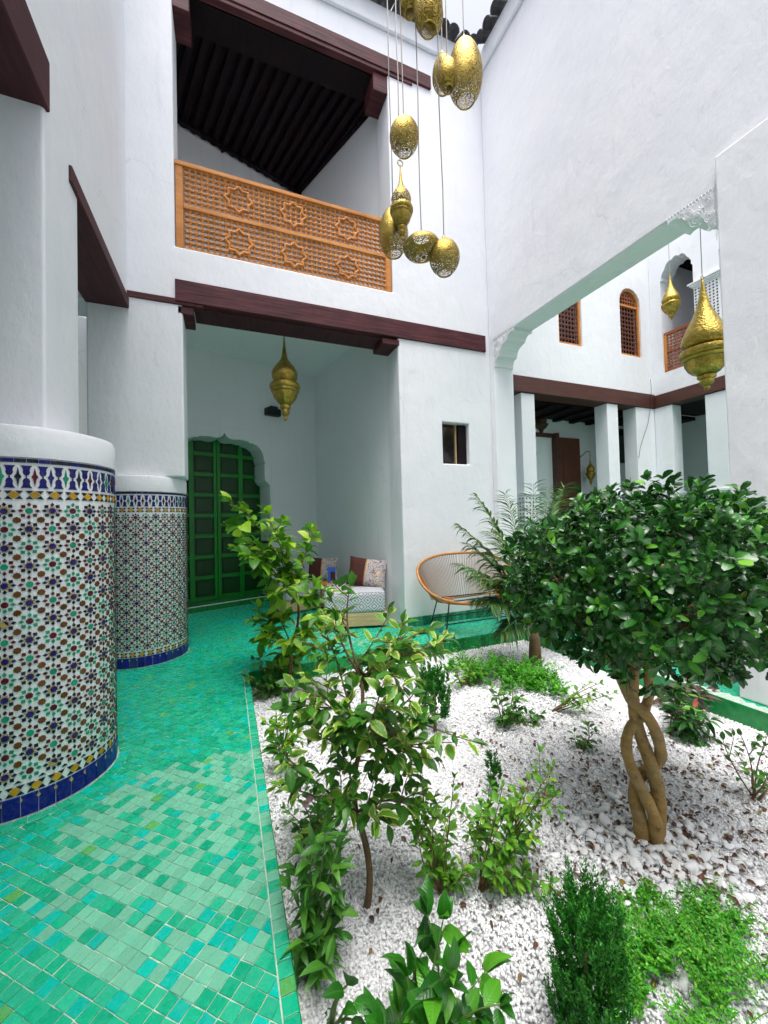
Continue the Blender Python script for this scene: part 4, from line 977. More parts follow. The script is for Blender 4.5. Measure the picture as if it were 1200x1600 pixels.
# ------------------------------------------------------------------ seats in the recess
def soft_box(w_, d_, h_, r_=.04, puff=.015):
    """rounded cushion block centred on x,y with its underside at z=0"""
    import bmesh
    bm = bmesh.new(); bmesh.ops.create_cube(bm, size=1.0)
    bmesh.ops.scale(bm, vec=(w_, d_, h_), verts=bm.verts); bmesh.ops.translate(bm, vec=(0, 0, h_/2), verts=bm.verts)
    bmesh.ops.bevel(bm, geom=list(bm.edges), offset=r_, segments=3, profile=.6, affect='EDGES')
    bmesh.ops.subdivide_edges(bm, edges=[e for e in bm.edges if e.calc_length() > .12], cuts=4, use_grid_fill=True)
    for v in bm.verts:
        k = (1-min(1, abs(v.co.x)/(w_/2))**2)*(1-min(1, abs(v.co.y)/(d_/2))**2)
        v.co.z += puff*k*(1 if v.co.z > h_/2 else 0)+.004*mnoise.noise(v.co*9)
    me = bpy.data.meshes.new('cushion'); bm.to_mesh(me); bm.free(); me.polygons.foreach_set('use_smooth', [True]*len(me.polygons)); return me
def seat(loc, rz, w_, d_, h_, zb, lab1, lab2):
    p = thing('wooden_plinth', (loc[0], loc[1], 0), lab2, 'plinth', None, rz)
    for k in range(4):
        b = MB(); y0 = -d_/2+.0+k*d_/4; b.box(-w_/2-.02, w_/2+.02, y0+.004, y0+d_/4-.004, zb-.022, zb); b.build('board', 'pine', p, local=True, bevel=.003, seg=1)
    b = MB(); b.box(-w_/2-.015, w_/2+.015, -d_/2+.002, -d_/2+.024, .03, zb-.023); b.build('front_board', 'pine', p, local=True, bevel=.003, seg=1)
    for s_ in (-1, 1):
        b = MB(); b.box(s_*(w_/2-.005)-.011, s_*(w_/2-.005)+.011, -d_/2+.026, d_/2-.004, .03, zb-.023); b.build('side_board', 'pine', p, local=True, bevel=.003, seg=1)
        for t in (-1, 1):
            b = MB(); b.box(s_*(w_/2-.08)-.03, s_*(w_/2-.08)+.03, t*(d_/2-.08)-.03, t*(d_/2-.08)+.03, 0, .029); b.build('foot', 'black_paint', p, local=True)
    c_ = thing('seat_cushion', (loc[0], loc[1], zb), lab1, 'cushion', None, rz)
    link_mesh('cover', soft_box(w_, d_, h_), 'fabric_ikat', c_)
    b = MB(); q = .012; pts = [(-w_/2+q, -d_/2+q), (w_/2-q, -d_/2+q), (w_/2-q, d_/2-q), (-w_/2+q, d_/2-q)]
    b.tube([(x_, y_, h_-.006) for x_, y_ in pts], .006, 6, closed=True); b.build('piping', 'fabric_ikat', c_, local=True)
seat((1.66, 5.32), R(-16), .80, .84, .27, .20, 'grey and white diamond patterned cushion block by the recess corner', 'pale pine plinth under the patterned cushion by the recess corner')
seat((1.12, 6.55), R(19), .80, .62, .22, .20, 'grey patterned cushion block deeper inside the recess beside the doorway', 'pale pine plinth deeper inside the recess beside the doorway')
def pillow(loc, rz, tilt, w_, h_, lab, roll=0.0):
    import bmesh
    root = thing('pillow', loc, lab, 'pillow', None, rz); n = 14
    def surf(u, v, s_):
        e = (1-abs(u)**2.6)*(1-abs(v)**2.6); pinch = 1-.07*(u*u*(1-v*v)+v*v*(1-u*u))
        x, z, y = u*w_/2*pinch, v*h_/2*pinch, s_*(.085*max(0, e)**.55)
        y += .006*mnoise.noise(Vector((u*3, v*3, s_)))
        p = Matrix.Rotation(roll, 3, 'Y') @ Vector((x, y, z)); p = Matrix.Rotation(tilt, 3, 'X') @ (p+Vector((0, 0, h_/2)))
        return p
    def half_(u0, u1, name, m, nu):
        b = MB()
        for s_ in (-1, 1):
            vs = [surf(u0+(u1-u0)*i/nu, -1+2*j/n, s_) for i in range(nu+1) for j in range(n+1)]
            fs = [(i*(n+1)+j, (i+1)*(n+1)+j, (i+1)*(n+1)+j+1, i*(n+1)+j+1) for i in range(nu) for j in range(n)]
            b.add(vs, fs)
        o = b.build(name, m, root, local=True, smooth=True)
    half_(-1, -.12, 'plain_half', 'fabric_brown', 7); half_(-.06, 1, 'printed_half', 'fabric_paisley', 8); half_(-.12, -.06, 'trim_band', 'piping', 1)
pillow((1.83, 5.24, .475), R(-24), R(-20), .56, .42, 'brown and paisley pillow leaning above the patterned cushion by the recess corner', R(8))
pillow((1.47, 6.42, .43), R(-16), R(-18), .50, .40, 'brown and paisley pillow deeper in the recess near the doorway', R(4))
tb = thing('side_table', (1.44, 5.98, 0), 'low round orange wood table between the two cushion seats', 'table')
b = MB(); b.lathe([(.15, .44), (.155, .45), (.155, .47), (.0, .47)], 1.44, 5.98, 0, 24); b.build('top', 'cedar', tb)
for k in range(3):
    a = R(120*k+20); b = MB(); b.tube([(1.44+.10*math.cos(a), 5.98+.10*math.sin(a), .44), (1.44+.14*math.cos(a), 5.98+.14*math.sin(a), 0)], [.016, .012], 8); b.build('leg', 'cedar', tb)
bk = thing('book', (1.50, 5.94, .4705), 'small upright blue book propped between the two pillows', 'book', None, R(-18))
b = MB(); b.box(-.055, .055, -.02, -.017, 0, .235); b.box(-.055, .055, .017, .02, 0, .235); b.box(-.058, -.055, -.02, .02, 0, .235); b.build('cover', 'book_blue', bk, local=True)
b = MB(); b.box(-.054, .052, -.0165, .0165, .003, .231); b.build('pages', 'paper', bk, local=True)
b = MB(); b.box(-.02, .05, -.0215, -.0202, .03, .17); b.build('cover_picture', 'fabric_brown', bk, local=True)

# ------------------------------------------------------------------ string bench
bx, by = 2.93, 4.30
bn = thing('string_bench', (bx, by, 0), 'two-seat rattan and string bench with black rod legs against the white wall', 'bench')
def sup(c, e): return math.copysign(abs(c)**e, c)
def rim(t):
    s_ = math.sin(t); c = math.cos(t); v = sup(s_, .85)
    return Vector((bx+.73*sup(c, .80)*(1+.03*s_), by-.03+.30*v+.05*abs(c), .655+.285*v))
def hub(t):
    s_ = math.sin(t); c = math.cos(t); return Vector((bx+.47*sup(c, .5), by+.10+.085*s_, .37+.018*s_-.03*(1-abs(c))))
n = 96
b = MB(); b.tube([rim(2*math.pi*k/n) for k in range(n)], .017, 8, closed=True); b.build('rim', 'rattan', bn, smooth=True)
b = MB(); b.tube([hub(2*math.pi*k/48) for k in range(48)], .010, 6, closed=True); b.build('hub', 'rattan', bn, smooth=True)
nb = 190
for k in range(nb):
    t = 2*math.pi*(k+.5)/nb; p, q = rim(t), hub(t); back = math.sin(t) > .30 and abs(math.cos(t)) < .93
    mid = p.lerp(q, .55)+Vector((0, .01, -.035))
    if back and abs(math.cos(t)) < .9: q = Vector((bx+.50*(p.x-bx)/.73*1.05, hub(R(90)).y, hub(R(90)).z+.004)); mid = p.lerp(q, .5)+Vector((0, .015, -.005))
    b = MB(); b.tube(bez(p, mid, q, 6), .0042, 5, cap=False); b.build('cord', 'cord_pale' if back else 'cord_brown', bn)
b = MB(); b.tube([(bx-.30+.075*math.cos(R(20*k)), by+.07+.055*math.sin(R(20*k)), .385) for k in range(18)], .008, 6, closed=True); b.build('seat_ring', 'rattan', bn)
for sx in (-1, 1):
    for sy in (-1, 1):
        b = MB(); b.tube([(bx+sx*.40, by+sy*.14+.03, .40), (bx+sx*.52, by+sy*.20-.01, .0)], .0085, 8); b.build('leg', 'iron', bn)
for sx in (-1, 1):
    b = MB(); b.tube([(bx+sx*.482, by-.165-.005, .12), (bx+sx*.482, by+.185-.01, .12)], .007, 6); b.build('stretcher', 'iron', bn)
for sy in (-1, 1):
    b = MB(); b.tube([(bx-.488, by+sy*.18-.008, .135), (bx+.488, by+sy*.18-.008, .135)], .007, 6); b.build('stretcher', 'iron', bn)
    b = MB(); b.tube([(bx-.42, by+sy*.14+.03, .385), (bx+.42, by+sy*.14+.03, .385)], .008, 6); b.build('seat_bar', 'iron', bn)

# ------------------------------------------------------------------ gravel, pebbles, litter
def mesh_tris(name, V, T, rnd=None):
    me = bpy.data.meshes.new(name); V = np.asarray(V, np.float32); T = np.asarray(T, np.int32)
    me.vertices.add(len(V)); me.vertices.foreach_set('co', V.ravel()); me.loops.add(T.size); me.loops.foreach_set('vertex_index', T.ravel())
    me.polygons.add(len(T)); me.polygons.foreach_set('loop_start', np.arange(0, T.size, 3, dtype=np.int32))
    if rnd is not None:
        a = me.attributes.new('rnd', 'FLOAT', 'POINT'); a.data.foreach_set('value', np.asarray(rnd, np.float32))
    me.update(calc_edges=True); return me
def rand_rot(n):
    q = RNG.normal(size=(n, 4)); q /= np.linalg.norm(q, axis=1)[:, None]; w_, x, y, z = q.T
    return np.stack([np.stack([1-2*(y*y+z*z), 2*(x*y-z*w_), 2*(x*z+y*w_)], -1), np.stack([2*(x*y+z*w_), 1-2*(x*x+z*z), 2*(y*z-x*w_)], -1), np.stack([2*(x*z-y*w_), 2*(y*z+x*w_), 1-2*(x*x+y*y)], -1)], 1)
FIC = Vector((1.816, 1.294, ZG))
def ground_z(x, y):
    return ZG+.022*np.exp(-((x-FIC.x)**2+(y-FIC.y)**2)/.12)+.008*np.sin(x*3.1+1)*np.cos(y*2.7)
def gravel():
    oc = np.array([(1, 0, 0), (-1, 0, 0), (0, 1, 0), (0, -1, 0), (0, 0, 1), (0, 0, -1)], float)
    ot = np.array([(0, 2, 4), (2, 1, 4), (1, 3, 4), (3, 0, 4), (2, 0, 5), (1, 2, 5), (3, 1, 5), (0, 3, 5)])
    P = []
    def field(n, x0, x1, y0, y1, s0, s1):
        x = RNG.uniform(x0, x1, n); y = RNG.uniform(y0, y1, n); P.append(np.stack([x, y, RNG.uniform(s0, s1, n)], -1))
    field(56000, BED[0]+.012, 2.6, .75, 2.3, .0050, .0098); field(15000, 2.6, BED[1]-.01, .75, 2.3, .007, .012); field(26000, BED[0]+.012, BED[1]-.01, 2.3, BED[3]-.012, .008, .0135); field(12000, BED[0]+.012, BED[1]-.01, -.5, .75, .008, .0135)
    P = np.concatenate(P); n = len(P); sc_ = P[:, 2][:, None]*RNG.uniform(.6, 1.25, (n, 3))
    V = oc[None]*sc_[:, None, :]*RNG.uniform(.75, 1.2, (n, 6, 1)); V = np.einsum('nij,nvj->nvi', rand_rot(n), V)
    V[:, :, 0] += P[:, 0, None]; V[:, :, 1] += P[:, 1, None]; V[:, :, 2] += (ground_z(P[:, 0], P[:, 1])+RNG.uniform(-.003, .005, n)-.004)[:, None]
    T = ot[None]+(np.arange(n)*6)[:, None, None]
    me = mesh_tris('gravel', V.reshape(-1, 3), T.reshape(-1, 3), np.repeat(RNG.random(n), 6))
    o = link_mesh('gravel', me, 'white_stone'); tag(o, 'loose white marble gravel filling the planting bed', 'gravel', kind='stuff')
gravel()
def pebble_mesh(seed):
    import bmesh
    bm = bmesh.new(); bmesh.ops.create_icosphere(bm, subdivisions=2, radius=1.0); rs = Vector((seed*3.7, seed*1.9, seed))
    for v in bm.verts: v.co = v.co*(1+.42*mnoise.noise(v.co*1.1+rs)+.22*mnoise.noise(v.co*2.1+rs))
    me = bpy.data.meshes.new('pebble'); bm.to_mesh(me); bm.free(); me.polygons.foreach_set('use_smooth', [True]*len(me.polygons)); me.materials.append(MATS['white_stone']); return me
PM = [pebble_mesh(k) for k in range(6)]
spots = []
tries = 0
while len(spots) < 290 and tries < 9000:
    tries += 1
    a = random.uniform(0, 2*math.pi); rr = abs(random.gauss(0, .26))+.03; x, y = FIC.x+rr*math.cos(a)*1.05, FIC.y+rr*math.sin(a)*.95-.05
    s_ = random.uniform(.009, .023)*(1.15 if rr < .35 else .8)
    if any((x-q[0])**2+(y-q[1])**2 < (.8*(s_+q[2]))**2 for q in spots): continue
    if math.hypot(x-FIC.x, y-FIC.y) < .05: continue
    spots.append((x, y, s_))
for x, y, s_ in spots:
    o = bpy.data.objects.new('pebble', random.choice(PM)); COL.objects.link(o); o.parent = bed
    o.location = (x, y, float(ground_z(x, y))+s_*.38); o.rotation_euler = (random.gauss(0, .3), random.gauss(0, .3), random.uniform(0, 6.3)); o.scale = (s_*random.uniform(1, 1.5), s_*random.uniform(.8, 1.1), s_*random.uniform(.5, .75))
T_DEAD = leaf_template(.5, .5, .35)
L = []
for k in range(1350):
    m_ = random.random()
    if m_ < .62: x, y = random.gauss(FIC.x+.05, .40), random.gauss(FIC.y+.12, .42)
    elif m_ < .86: x, y = random.uniform(2.1, 3.2), random.gauss(1.45, .35)
    elif m_ < .91: x, y = random.uniform(.4, 2.6), random.uniform(.9, 2.6)
    else: x, y = random.gauss(FIC.x-.1, .25), random.gauss(FIC.y-.25, .15)
    if not (BED[0]+.03 < x < BED[1]-.05 and .7 < y < 3.8): continue
    a = random.uniform(0, 6.28); d = Vector((math.cos(a), math.sin(a), random.uniform(-.15, .35)))
    L.append((Vector((x, y, float(ground_z(x, y))+random.uniform(.006, .016))), orient(d, (random.gauss(0, .4), random.gauss(0, .4), 1)), random.uniform(.015, .036)))
me = leaves_mesh('leaf_litter', T_DEAD, L); o = link_mesh('leaf_litter', me, 'leaf_dead'); tag(o, 'dry fallen brown leaves scattered over the white gravel', 'leaf litter', kind='stuff')

# ------------------------------------------------------------------ plants
def W(lat, dep, z): return Vector((lat*.9272+dep*.3746, -lat*.3746+dep*.9272, z))
def PX(px, py, dep):
    """metres from the measured position in the photograph's survey: lateral offset and height at a chosen distance"""
    return W((px-600)/610*dep, dep, CAM_H-(py-814+.026*(px-600))/610*dep)
T_OVAL = leaf_template(.46, .25, .22); T_WIDE = leaf_template(.60, .30, .25, wprof=(0, .6, 1, .92, .5, 0)); T_LONG = leaf_template(.30, .30, .45)
T_ELL = leaf_template(.46, .22, .18, rows=(0, .12, .35, .62, .88, 1.0), wprof=(0, .50, .95, 1.0, .62, 0))
T_NEEDLE = leaf_template(.16, .2, .1, rows=(0, .5, 1), wprof=(0, 1, 0)); T_SCALE = leaf_template(.34, .3, .15, rows=(0, .45, 1), wprof=(0, 1, 0))
T_SMALL = leaf_template(.55, .2, .2, rows=(0, .3, .7, 1), wprof=(0, .95, .8, 0)); T_BLADE = leaf_template(.115, .5, .35, rows=(0, .3, .65, 1), wprof=(0, 1, .75, 0))
def limb(b, p, q, r0, r1, sag=.0, n=7, wob=.02):
    p, q = Vector(p), Vector(q); m_ = (p+q)/2+Vector((random.gauss(0, wob), random.gauss(0, wob), sag)); pts = bez(p, m_, q, n)
    b.tube(pts, [r0+(r1-r0)*k/(n-1) for k in range(n)], 6); return pts
def spray(L, pts, n, size, t0=.35, spread=1.0, droop=.25):
    """leaves set alternately along the outer part of a twig, a few more at its tip"""
    m_ = len(pts)
    for k in range(n):
        t = t0+(1-t0)*(k+random.random()*.7)/n; f = min(t*(m_-1), m_-1.001); i = int(f); p = pts[i].lerp(pts[i+1], f-i)
        ax = (pts[min(i+1, m_-1)]-pts[i]).normalized(); side = ax.cross(Vector((0, 0, 1))); side = side.normalized() if side.length > .05 else Vector((1, 0, 0))
        sg = 1 if k % 2 else -1; ang = random.gauss(0, .5)
        d = ax*random.uniform(.2, .7)+(side*math.cos(ang)+ax.cross(side)*math.sin(ang))*sg*spread+Vector((0, 0, -droop*random.random()+.12))
        L.append((p+d.normalized()*.006, orient(d, Vector((random.gauss(0, .35), random.gauss(0, .35), 1))), size*random.uniform(.6, 1.15)))
    tip = pts[-1]; ax = (pts[-1]-pts[-2]).normalized()
    for k in range(3):
        d = ax+rv(.55); L.append((tip, orient(d, Vector((random.gauss(0, .4), random.gauss(0, .4), 1))), size*random.uniform(.5, .95)))

# ---- braided ficus
fic = thing('ficus_tree', FIC, 'round-headed ficus tree with a braided trunk growing from white pebbles', 'tree')
def smooth_path(pts, n=5):
    """Catmull-Rom through the given points"""
    out = []
    for i in range(len(pts)-1):
        p0, p1, p2, p3 = pts[max(0, i-1)], pts[i], pts[i+1], pts[min(len(pts)-1, i+2)]
        for k in range(n):
            t = k/n; out.append(.5*((2*p1)+(p2-p0)*t+(2*p0-5*p1+4*p2-p3)*t*t+(3*p1-p0-3*p2+p3)*t**3))
    return out+[pts[-1]]
# three stems plaited together: sideways offset, depth offset and height above the ground, in metres
STEMS = [[(-.012, .0, -.03), (-.030, .0, .10), (-.036, .025, .19), (-.005, .045, .265), (.040, .040, .305), (.075, .015, .36), (.080, -.01, .41), (.060, -.035, .48), (.036, -.040, .55), (.0, -.030, .615), (-.045, -.01, .66), (-.070, .01, .72), (-.10, .02, .82)],
         [(.045, .01, -.03), (.055, .0, .11), (.056, -.012, .22), (.044, -.012, .32), (.026, .005, .41), (.004, .020, .50), (-.020, .020, .59), (-.030, .015, .68), (-.032, .0, .82)],
         [(.020, -.030, -.03), (.022, -.036, .12), (-.004, -.042, .20), (-.032, -.032, .275), (-.062, -.010, .36), (-.070, .010, .44), (-.050, .015, .52), (-.005, .012, .57), (.034, .030, .61), (.055, .030, .67), (.050, .02, .73), (.07, .03, .84)]]
for i, st in enumerate(STEMS):
    pts = smooth_path([FIC+W(a+.005*math.sin(9*h_+i), d_, h_) for a, d_, h_ in st]); m_ = len(pts); r0 = (.031, .034, .028)[i]
    rad = [(r0*(1-.30*k/m_))*(1+.09*math.sin(k*.9+i*2)*random.random()+.20*max(0, 1-7*k/m_)) for k in range(m_)]
    b = MB(); b.tube(pts, rad, 12); q = pts[-1]
    for k in range(4):
        a = i*2.1+k*1.6+random.random(); e = FIC+W(.40*math.cos(a), .40*math.sin(a), random.uniform(1.0, 1.38)); limb(b, q, e, .020, .005, sag=-.03, n=9, wob=.05)
    b.build('trunk', 'bark_ficus', fic, smooth=True)
CC = FIC+Vector((0, 0, 0))+W(.090, .04, 1.195); AX = (.625, .57, .455)
L = []
for k in range(1900):
    u = random.uniform(-1, 1); a = random.uniform(0, 2*math.pi); s_ = math.sqrt(1-u*u)
    nrm = Vector((s_*math.cos(a), s_*math.sin(a), u)); lump = 1+.17*mnoise.noise(nrm*2.2+Vector((3, 1, 0)))+.08*mnoise.noise(nrm*5)
    if mnoise.noise(nrm*3.4+Vector((7, 2, 5))) > .52: continue
    rr = random.choice([1, 1, 1, .9, .78, .62])*random.uniform(.90, 1.04)*lump
    if u < -.75 and random.random() < .35: continue
    p = CC+W(nrm.x*AX[0]*rr, nrm.y*AX[1]*rr, nrm.z*AX[2]*rr*(1.0 if nrm.z > 0 else .86))
    out = W(nrm.x/AX[0], nrm.y/AX[1], nrm.z/AX[2]+.55).normalized(); out = (out+rv(.35)).normalized()
    t1 = out.orthogonal().normalized(); t2 = out.cross(t1); n_ = random.randint(5, 8); a0 = random.random()*6.28; big = random.uniform(.8, 1.12)
    for j in range(n_):
        an = a0+j*2.4; tilt = R(28+46*j/n_) ; d = out*math.cos(tilt)+(t1*math.cos(an)+t2*math.sin(an))*math.sin(tilt)
        d = d+Vector((0, 0, -.12)); L.append((p+d*.008-out*.01*j/n_, orient(d, out+rv(.25)), random.uniform(.030, .066)*big))
for k in range(34):                                      # shoots standing out of the outline
    u = random.uniform(.0, 1); a = random.uniform(0, 6.28); s_ = math.sqrt(1-u*u); nrm = Vector((s_*math.cos(a), s_*math.sin(a), u))
    p0 = CC+W(nrm.x*AX[0], nrm.y*AX[1], nrm.z*AX[2]); p1 = p0+W(nrm.x*.05, nrm.y*.05, .03+.04*u)*1.0
    spray(L, bez(p0, (p0+p1)/2+rv(.01), p1, 5), 6, .055, 0, .8, .1)
foliage(fic, L, T_ELL, 'leaf_ficus', 300)

# ---- variegated citrus
cit = thing('citrus_tree', (.499, 1.535, ZG), 'small citrus tree with cream-edged leaves and a thin bare brown stem', 'tree')
b = MB(); base = Vector((.499, 1.535, ZG-.02)); D = 1.61
fork = PX(545, 1262, D); lead = bez(base, PX(575, 1340, D), fork, 8); b.tube(lead, [.0165, .015, .014, .0135, .013, .013, .0125, .012], 8)
mid_ = PX(555, 1165, D); top_ = PX(560, 1060, D+.05); b.tube(bez(fork, PX(538, 1210, D), mid_, 6), [.012, .0115, .011, .0105, .010, .0095], 8); b.tube(bez(mid_, PX(560, 1110, D), top_, 5), [.0095, .009, .0085, .008, .0075], 7)
L = []
tg = [(425, 1165, fork), (440, 1225, fork), (465, 1290, fork), (505, 1250, fork), (575, 1275, fork), (625, 1250, fork), (655, 1165, mid_), (455, 1110, mid_), (480, 1060, mid_), (515, 1010, mid_), (535, 1105, mid_), (600, 1120, mid_), (640, 1080, mid_), (660, 1120, mid_), (570, 1020, top_), (625, 1005, top_), (640, 1020, top_), (685, 1005, top_), (655, 985, top_), (545, 915, top_), (520, 970, top_), (490, 1150, mid_), (540, 1180, fork), (600, 1190, mid_), (620, 1150, mid_), (570, 1150, mid_), (500, 1095, mid_), (550, 1055, top_), (610, 1050, top_), (585, 1085, mid_)]
for px, py, src in tg:
    q = PX(px, py, D+random.uniform(-.22, .26)); pts = limb(b, src, q, .0062, .0022, sag=.03, n=8, wob=.03)
    spray(L, pts, 10, .078, .30, 1.0, .35)
    for k in range(3):
        s_ = pts[random.randint(3, 6)]; e = s_+(q-src).normalized()*.06+rv(.11); p2 = limb(b, s_, e, .003, .0016, n=5, wob=.01); spray(L, p2, 6, .074, .2, 1.0, .35)
b.build('trunk', 'bark', cit, smooth=True); foliage(cit, L, T_OVAL, 'leaf_citrus', 300)

# ---- lemon with lime-coloured leaves at the bed's corner
lem = thing('lemon_tree', (.519, 3.70, ZG), 'young lemon tree with large lime-green leaves at the corner of the bed', 'tree')
b = MB(); D = 3.62; base = Vector((.519, 3.70, ZG-.02)); f1 = PX(452, 1010, D); f2 = PX(462, 930, D)
b.tube(bez(base, PX(448, 1045, D), f1, 6), [.019, .018, .017, .016, .015, .014], 8); b.tube(bez(f1, PX(468, 965, D), f2, 6), [.014, .013, .012, .011, .010, .010], 8)
L = []
for px, py, src in [(355, 825, f2), (385, 800, f2), (418, 805, f2), (400, 850, f2), (372, 862, f2), (432, 870, f2), (440, 835, f2), (462, 905, f2), (490, 835, f2), (425, 925, f2), (405, 1000, f1), (395, 970, f1), (430, 960, f1), (470, 985, f1), (500, 960, f1), (480, 1020, f1), (420, 1040, f1), (445, 1030, f1), (410, 880, f2), (480, 940, f2), (450, 890, f2)]:
    q = PX(px, py, D+random.uniform(-.35, .3)); pts = limb(b, src, q, .0085, .003, sag=.05, n=8, wob=.05); spray(L, pts, 9, .135, .42, 1.0, .3)
    for k in range(2):
        s_ = pts[random.randint(4, 6)]; p2 = limb(b, s_, s_+(q-src).normalized()*.10+rv(.16), .004, .002, n=5); spray(L, p2, 6, .14, .2, 1.0, .3)
b.build('trunk', 'bark', lem, smooth=True); foliage(lem, L, T_WIDE, 'leaf_lime', 250)

# ---- loose bushes
def bush(name, base, label, tips, m, tpl, size, per=8, group=None, cat='shrub', stem_r=.005, single=60, jit=.06, twigs=1, flower=None, stem_m='bark', t0=.25):
    root = thing(name, (base[0], base[1], base[2]), label, cat, group); b = MB(); L = []
    for q in tips:
        q = Vector(q)+rv(jit)*.5; pts = limb(b, Vector(base)+Vector((random.gauss(0, .008), random.gauss(0, .008), -.01)), q, stem_r, stem_r*.35, sag=.02, n=7, wob=.03); spray(L, pts, per, size, t0, 1.0, .25)
        for k in range(twigs):
            s_ = pts[random.randint(3, 5)]; p2 = limb(b, s_, s_+(q-Vector(base)).normalized()*jit+rv(jit*1.4), stem_r*.5, stem_r*.25, n=4, wob=.01); spray(L, p2, max(3, per-3), size*.9, .15, 1.0, .25)
    b.build('stem', stem_m, root, smooth=True); foliage(root, L, tpl, m, single, part='foliage')
    for fp in (flower or []):
        f = MB(); c = Vector(fp[0]); rr = fp[1]
        for k in range(7):
            a = R(360/7*k); d = Vector((math.cos(a), -.5, math.sin(a))).normalized(); u_ = Vector((-math.sin(a), 0, math.cos(a)))
            f.add([c, c+d*rr*.6+u_*rr*.35, c+d*rr, c+d*rr*.6-u_*rr*.35], [(0, 1, 2, 3)])
        f.build('flower', fp[2], root)
    return root
def tipset(pts, D, dj=.12): return [PX(x, y, D+random.uniform(-dj, dj)) for x, y in pts]
bush('rose_bush', (.80, 1.457, ZG), 'upright rose bush with light green leaves beside the citrus stem', tipset([(650, 1330), (665, 1250), (690, 1210), (645, 1290), (700, 1290), (680, 1340), (655, 1190), (715, 1370), (690, 1370), (640, 1240), (670, 1300), (725, 1345)], 1.65), 'leaf_rose', T_OVAL, .048, 12, cat='rose bush', single=90, stem_r=.0038, twigs=2)
root = bush('rose_bush', (.955, 1.405, ZG), 'sprawling rose bush on a bowed stem between the small citrus and the ficus', tipset([(800, 1290), (850, 1200), (840, 1240), (815, 1210), (790, 1270), (760, 1265), (770, 1300), (780, 1215), (825, 1290), (830, 1370), (800, 1365), (850, 1385), (745, 1240), (855, 1255), (805, 1250), (785, 1330)], 1.66), 'leaf_rose', T_OVAL, .050, 11, cat='rose bush', single=90, stem_r=.0036, twigs=2)
bush('edging_shrub', (.235, 1.44, ZG), 'dark green shrub with long drooping leaves along the tiled kerb', tipset([(455, 1340), (475, 1300), (500, 1330), (470, 1400), (495, 1390), (515, 1350), (460, 1450), (485, 1440), (520, 1310), (468, 1490), (480, 1480), (505, 1290)], 1.40, .10), 'leaf_shrub', T_LONG, .085, 9, single=110, stem_m='stem_green')
bush('flowering_plant', (.37, 1.92, ZG), 'leafy plant with small mauve flowers beside the kerb', tipset([(455, 1230), (470, 1215), (485, 1250), (445, 1265), (500, 1240), (465, 1280), (480, 1285), (510, 1260)], 1.92, .12), 'leaf_shrub', T_OVAL, .055, 8, cat='flower', single=50, flower=[(PX(474, 1240, 1.75), .022, 'petal'), (PX(468, 1248, 1.74), .018, 'petal'), (PX(513, 1234, 1.75), .020, 'petal')])
bush('kerb_shrub', (.30, 2.55, ZG), 'low yellow-green shrub at the kerb half way along the path', tipset([(430, 1110), (425, 1140), (440, 1130), (450, 1100), (420, 1125), (455, 1140)], 2.45, .1), 'leaf_lime', T_OVAL, .075, 8, single=20)
bush('corner_shrub', (.335, 3.70, ZG), 'dark low shrub at the far kerb corner under the lemon tree', tipset([(395, 1060), (405, 1030), (420, 1040), (415, 1065), (435, 1050), (400, 1080), (430, 1075), (445, 1060), (425, 1085)], 3.62, .15), 'leaf_shrub', T_OVAL, .085, 10, single=0)
bush('seedling', (2.117, 1.938, ZG), 'tiny reddish seedling alone on the open gravel', tipset([(905, 1130), (915, 1140), (890, 1150), (920, 1155), (905, 1160), (895, 1165)], 2.60, .04), 'leaf_shrub', T_OVAL, .05, 6, cat='plant', single=0, jit=.03)
bush('small_bush', (1.886, 2.419, ZG), 'small loose green bush in the middle of the gravel', tipset([(770, 1085), (790, 1075), (805, 1090), (815, 1110), (780, 1110), (800, 1115), (760, 1075), (820, 1125), (775, 1120)], 2.95, .1), 'leaf_shrub', T_OVAL, .07, 8, single=0)
bush('small_bush', (2.011, 3.147, ZG), 'small olive-green bush near the far green edging', tipset([(710, 1045), (722, 1038), (735, 1045), (705, 1055), (730, 1055), (720, 1062), (740, 1058)], 3.66, .1), 'leaf_rose', T_OVAL, .07, 9, single=0)
bush('small_bush', (2.36, 2.42, ZG), 'low thin bush on the gravel behind the braided trunk', tipset([(905, 1065), (920, 1075), (935, 1070), (890, 1080), (945, 1085), (915, 1085)], 3.1, .12), 'leaf_rose', T_OVAL, .055, 7, single=0)
bush('flowering_shrub', (2.92, 1.86, ZG), 'dark green bush with one coral flower behind the braided trunk', tipset([(1045, 1085), (1060, 1075), (1080, 1090), (1090, 1110), (1050, 1110), (1065, 1120), (1085, 1130), (1045, 1130), (1070, 1100), (1100, 1125)], 2.78, .14), 'leaf_ficus', T_LONG, .105, 10, single=0, flower=[(PX(1070, 1094, 2.62), .035, 'petal_red')])
bush('purple_plant', (3.13, 2.2, ZG), 'purple-leaved plant beside the bush with the coral flower', tipset([(1060, 1065), (1075, 1060), (1090, 1070), (1080, 1080), (1100, 1075)], 3.1, .08), 'leaf_purple', T_LONG, .13, 8, cat='plant', single=0)
bush('twiggy_shrub', (2.62, 1.25, ZG), 'bare twiggy shrub with few leaves right of the ficus pebbles'.replace('right of', 'past'), tipset([(1130, 1140), (1115, 1150), (1165, 1160), (1150, 1190), (1190, 1170), (1200, 1200), (1175, 1200)], 2.15, .1), 'leaf_shrub', T_OVAL, .05, 4, single=0, jit=.05)

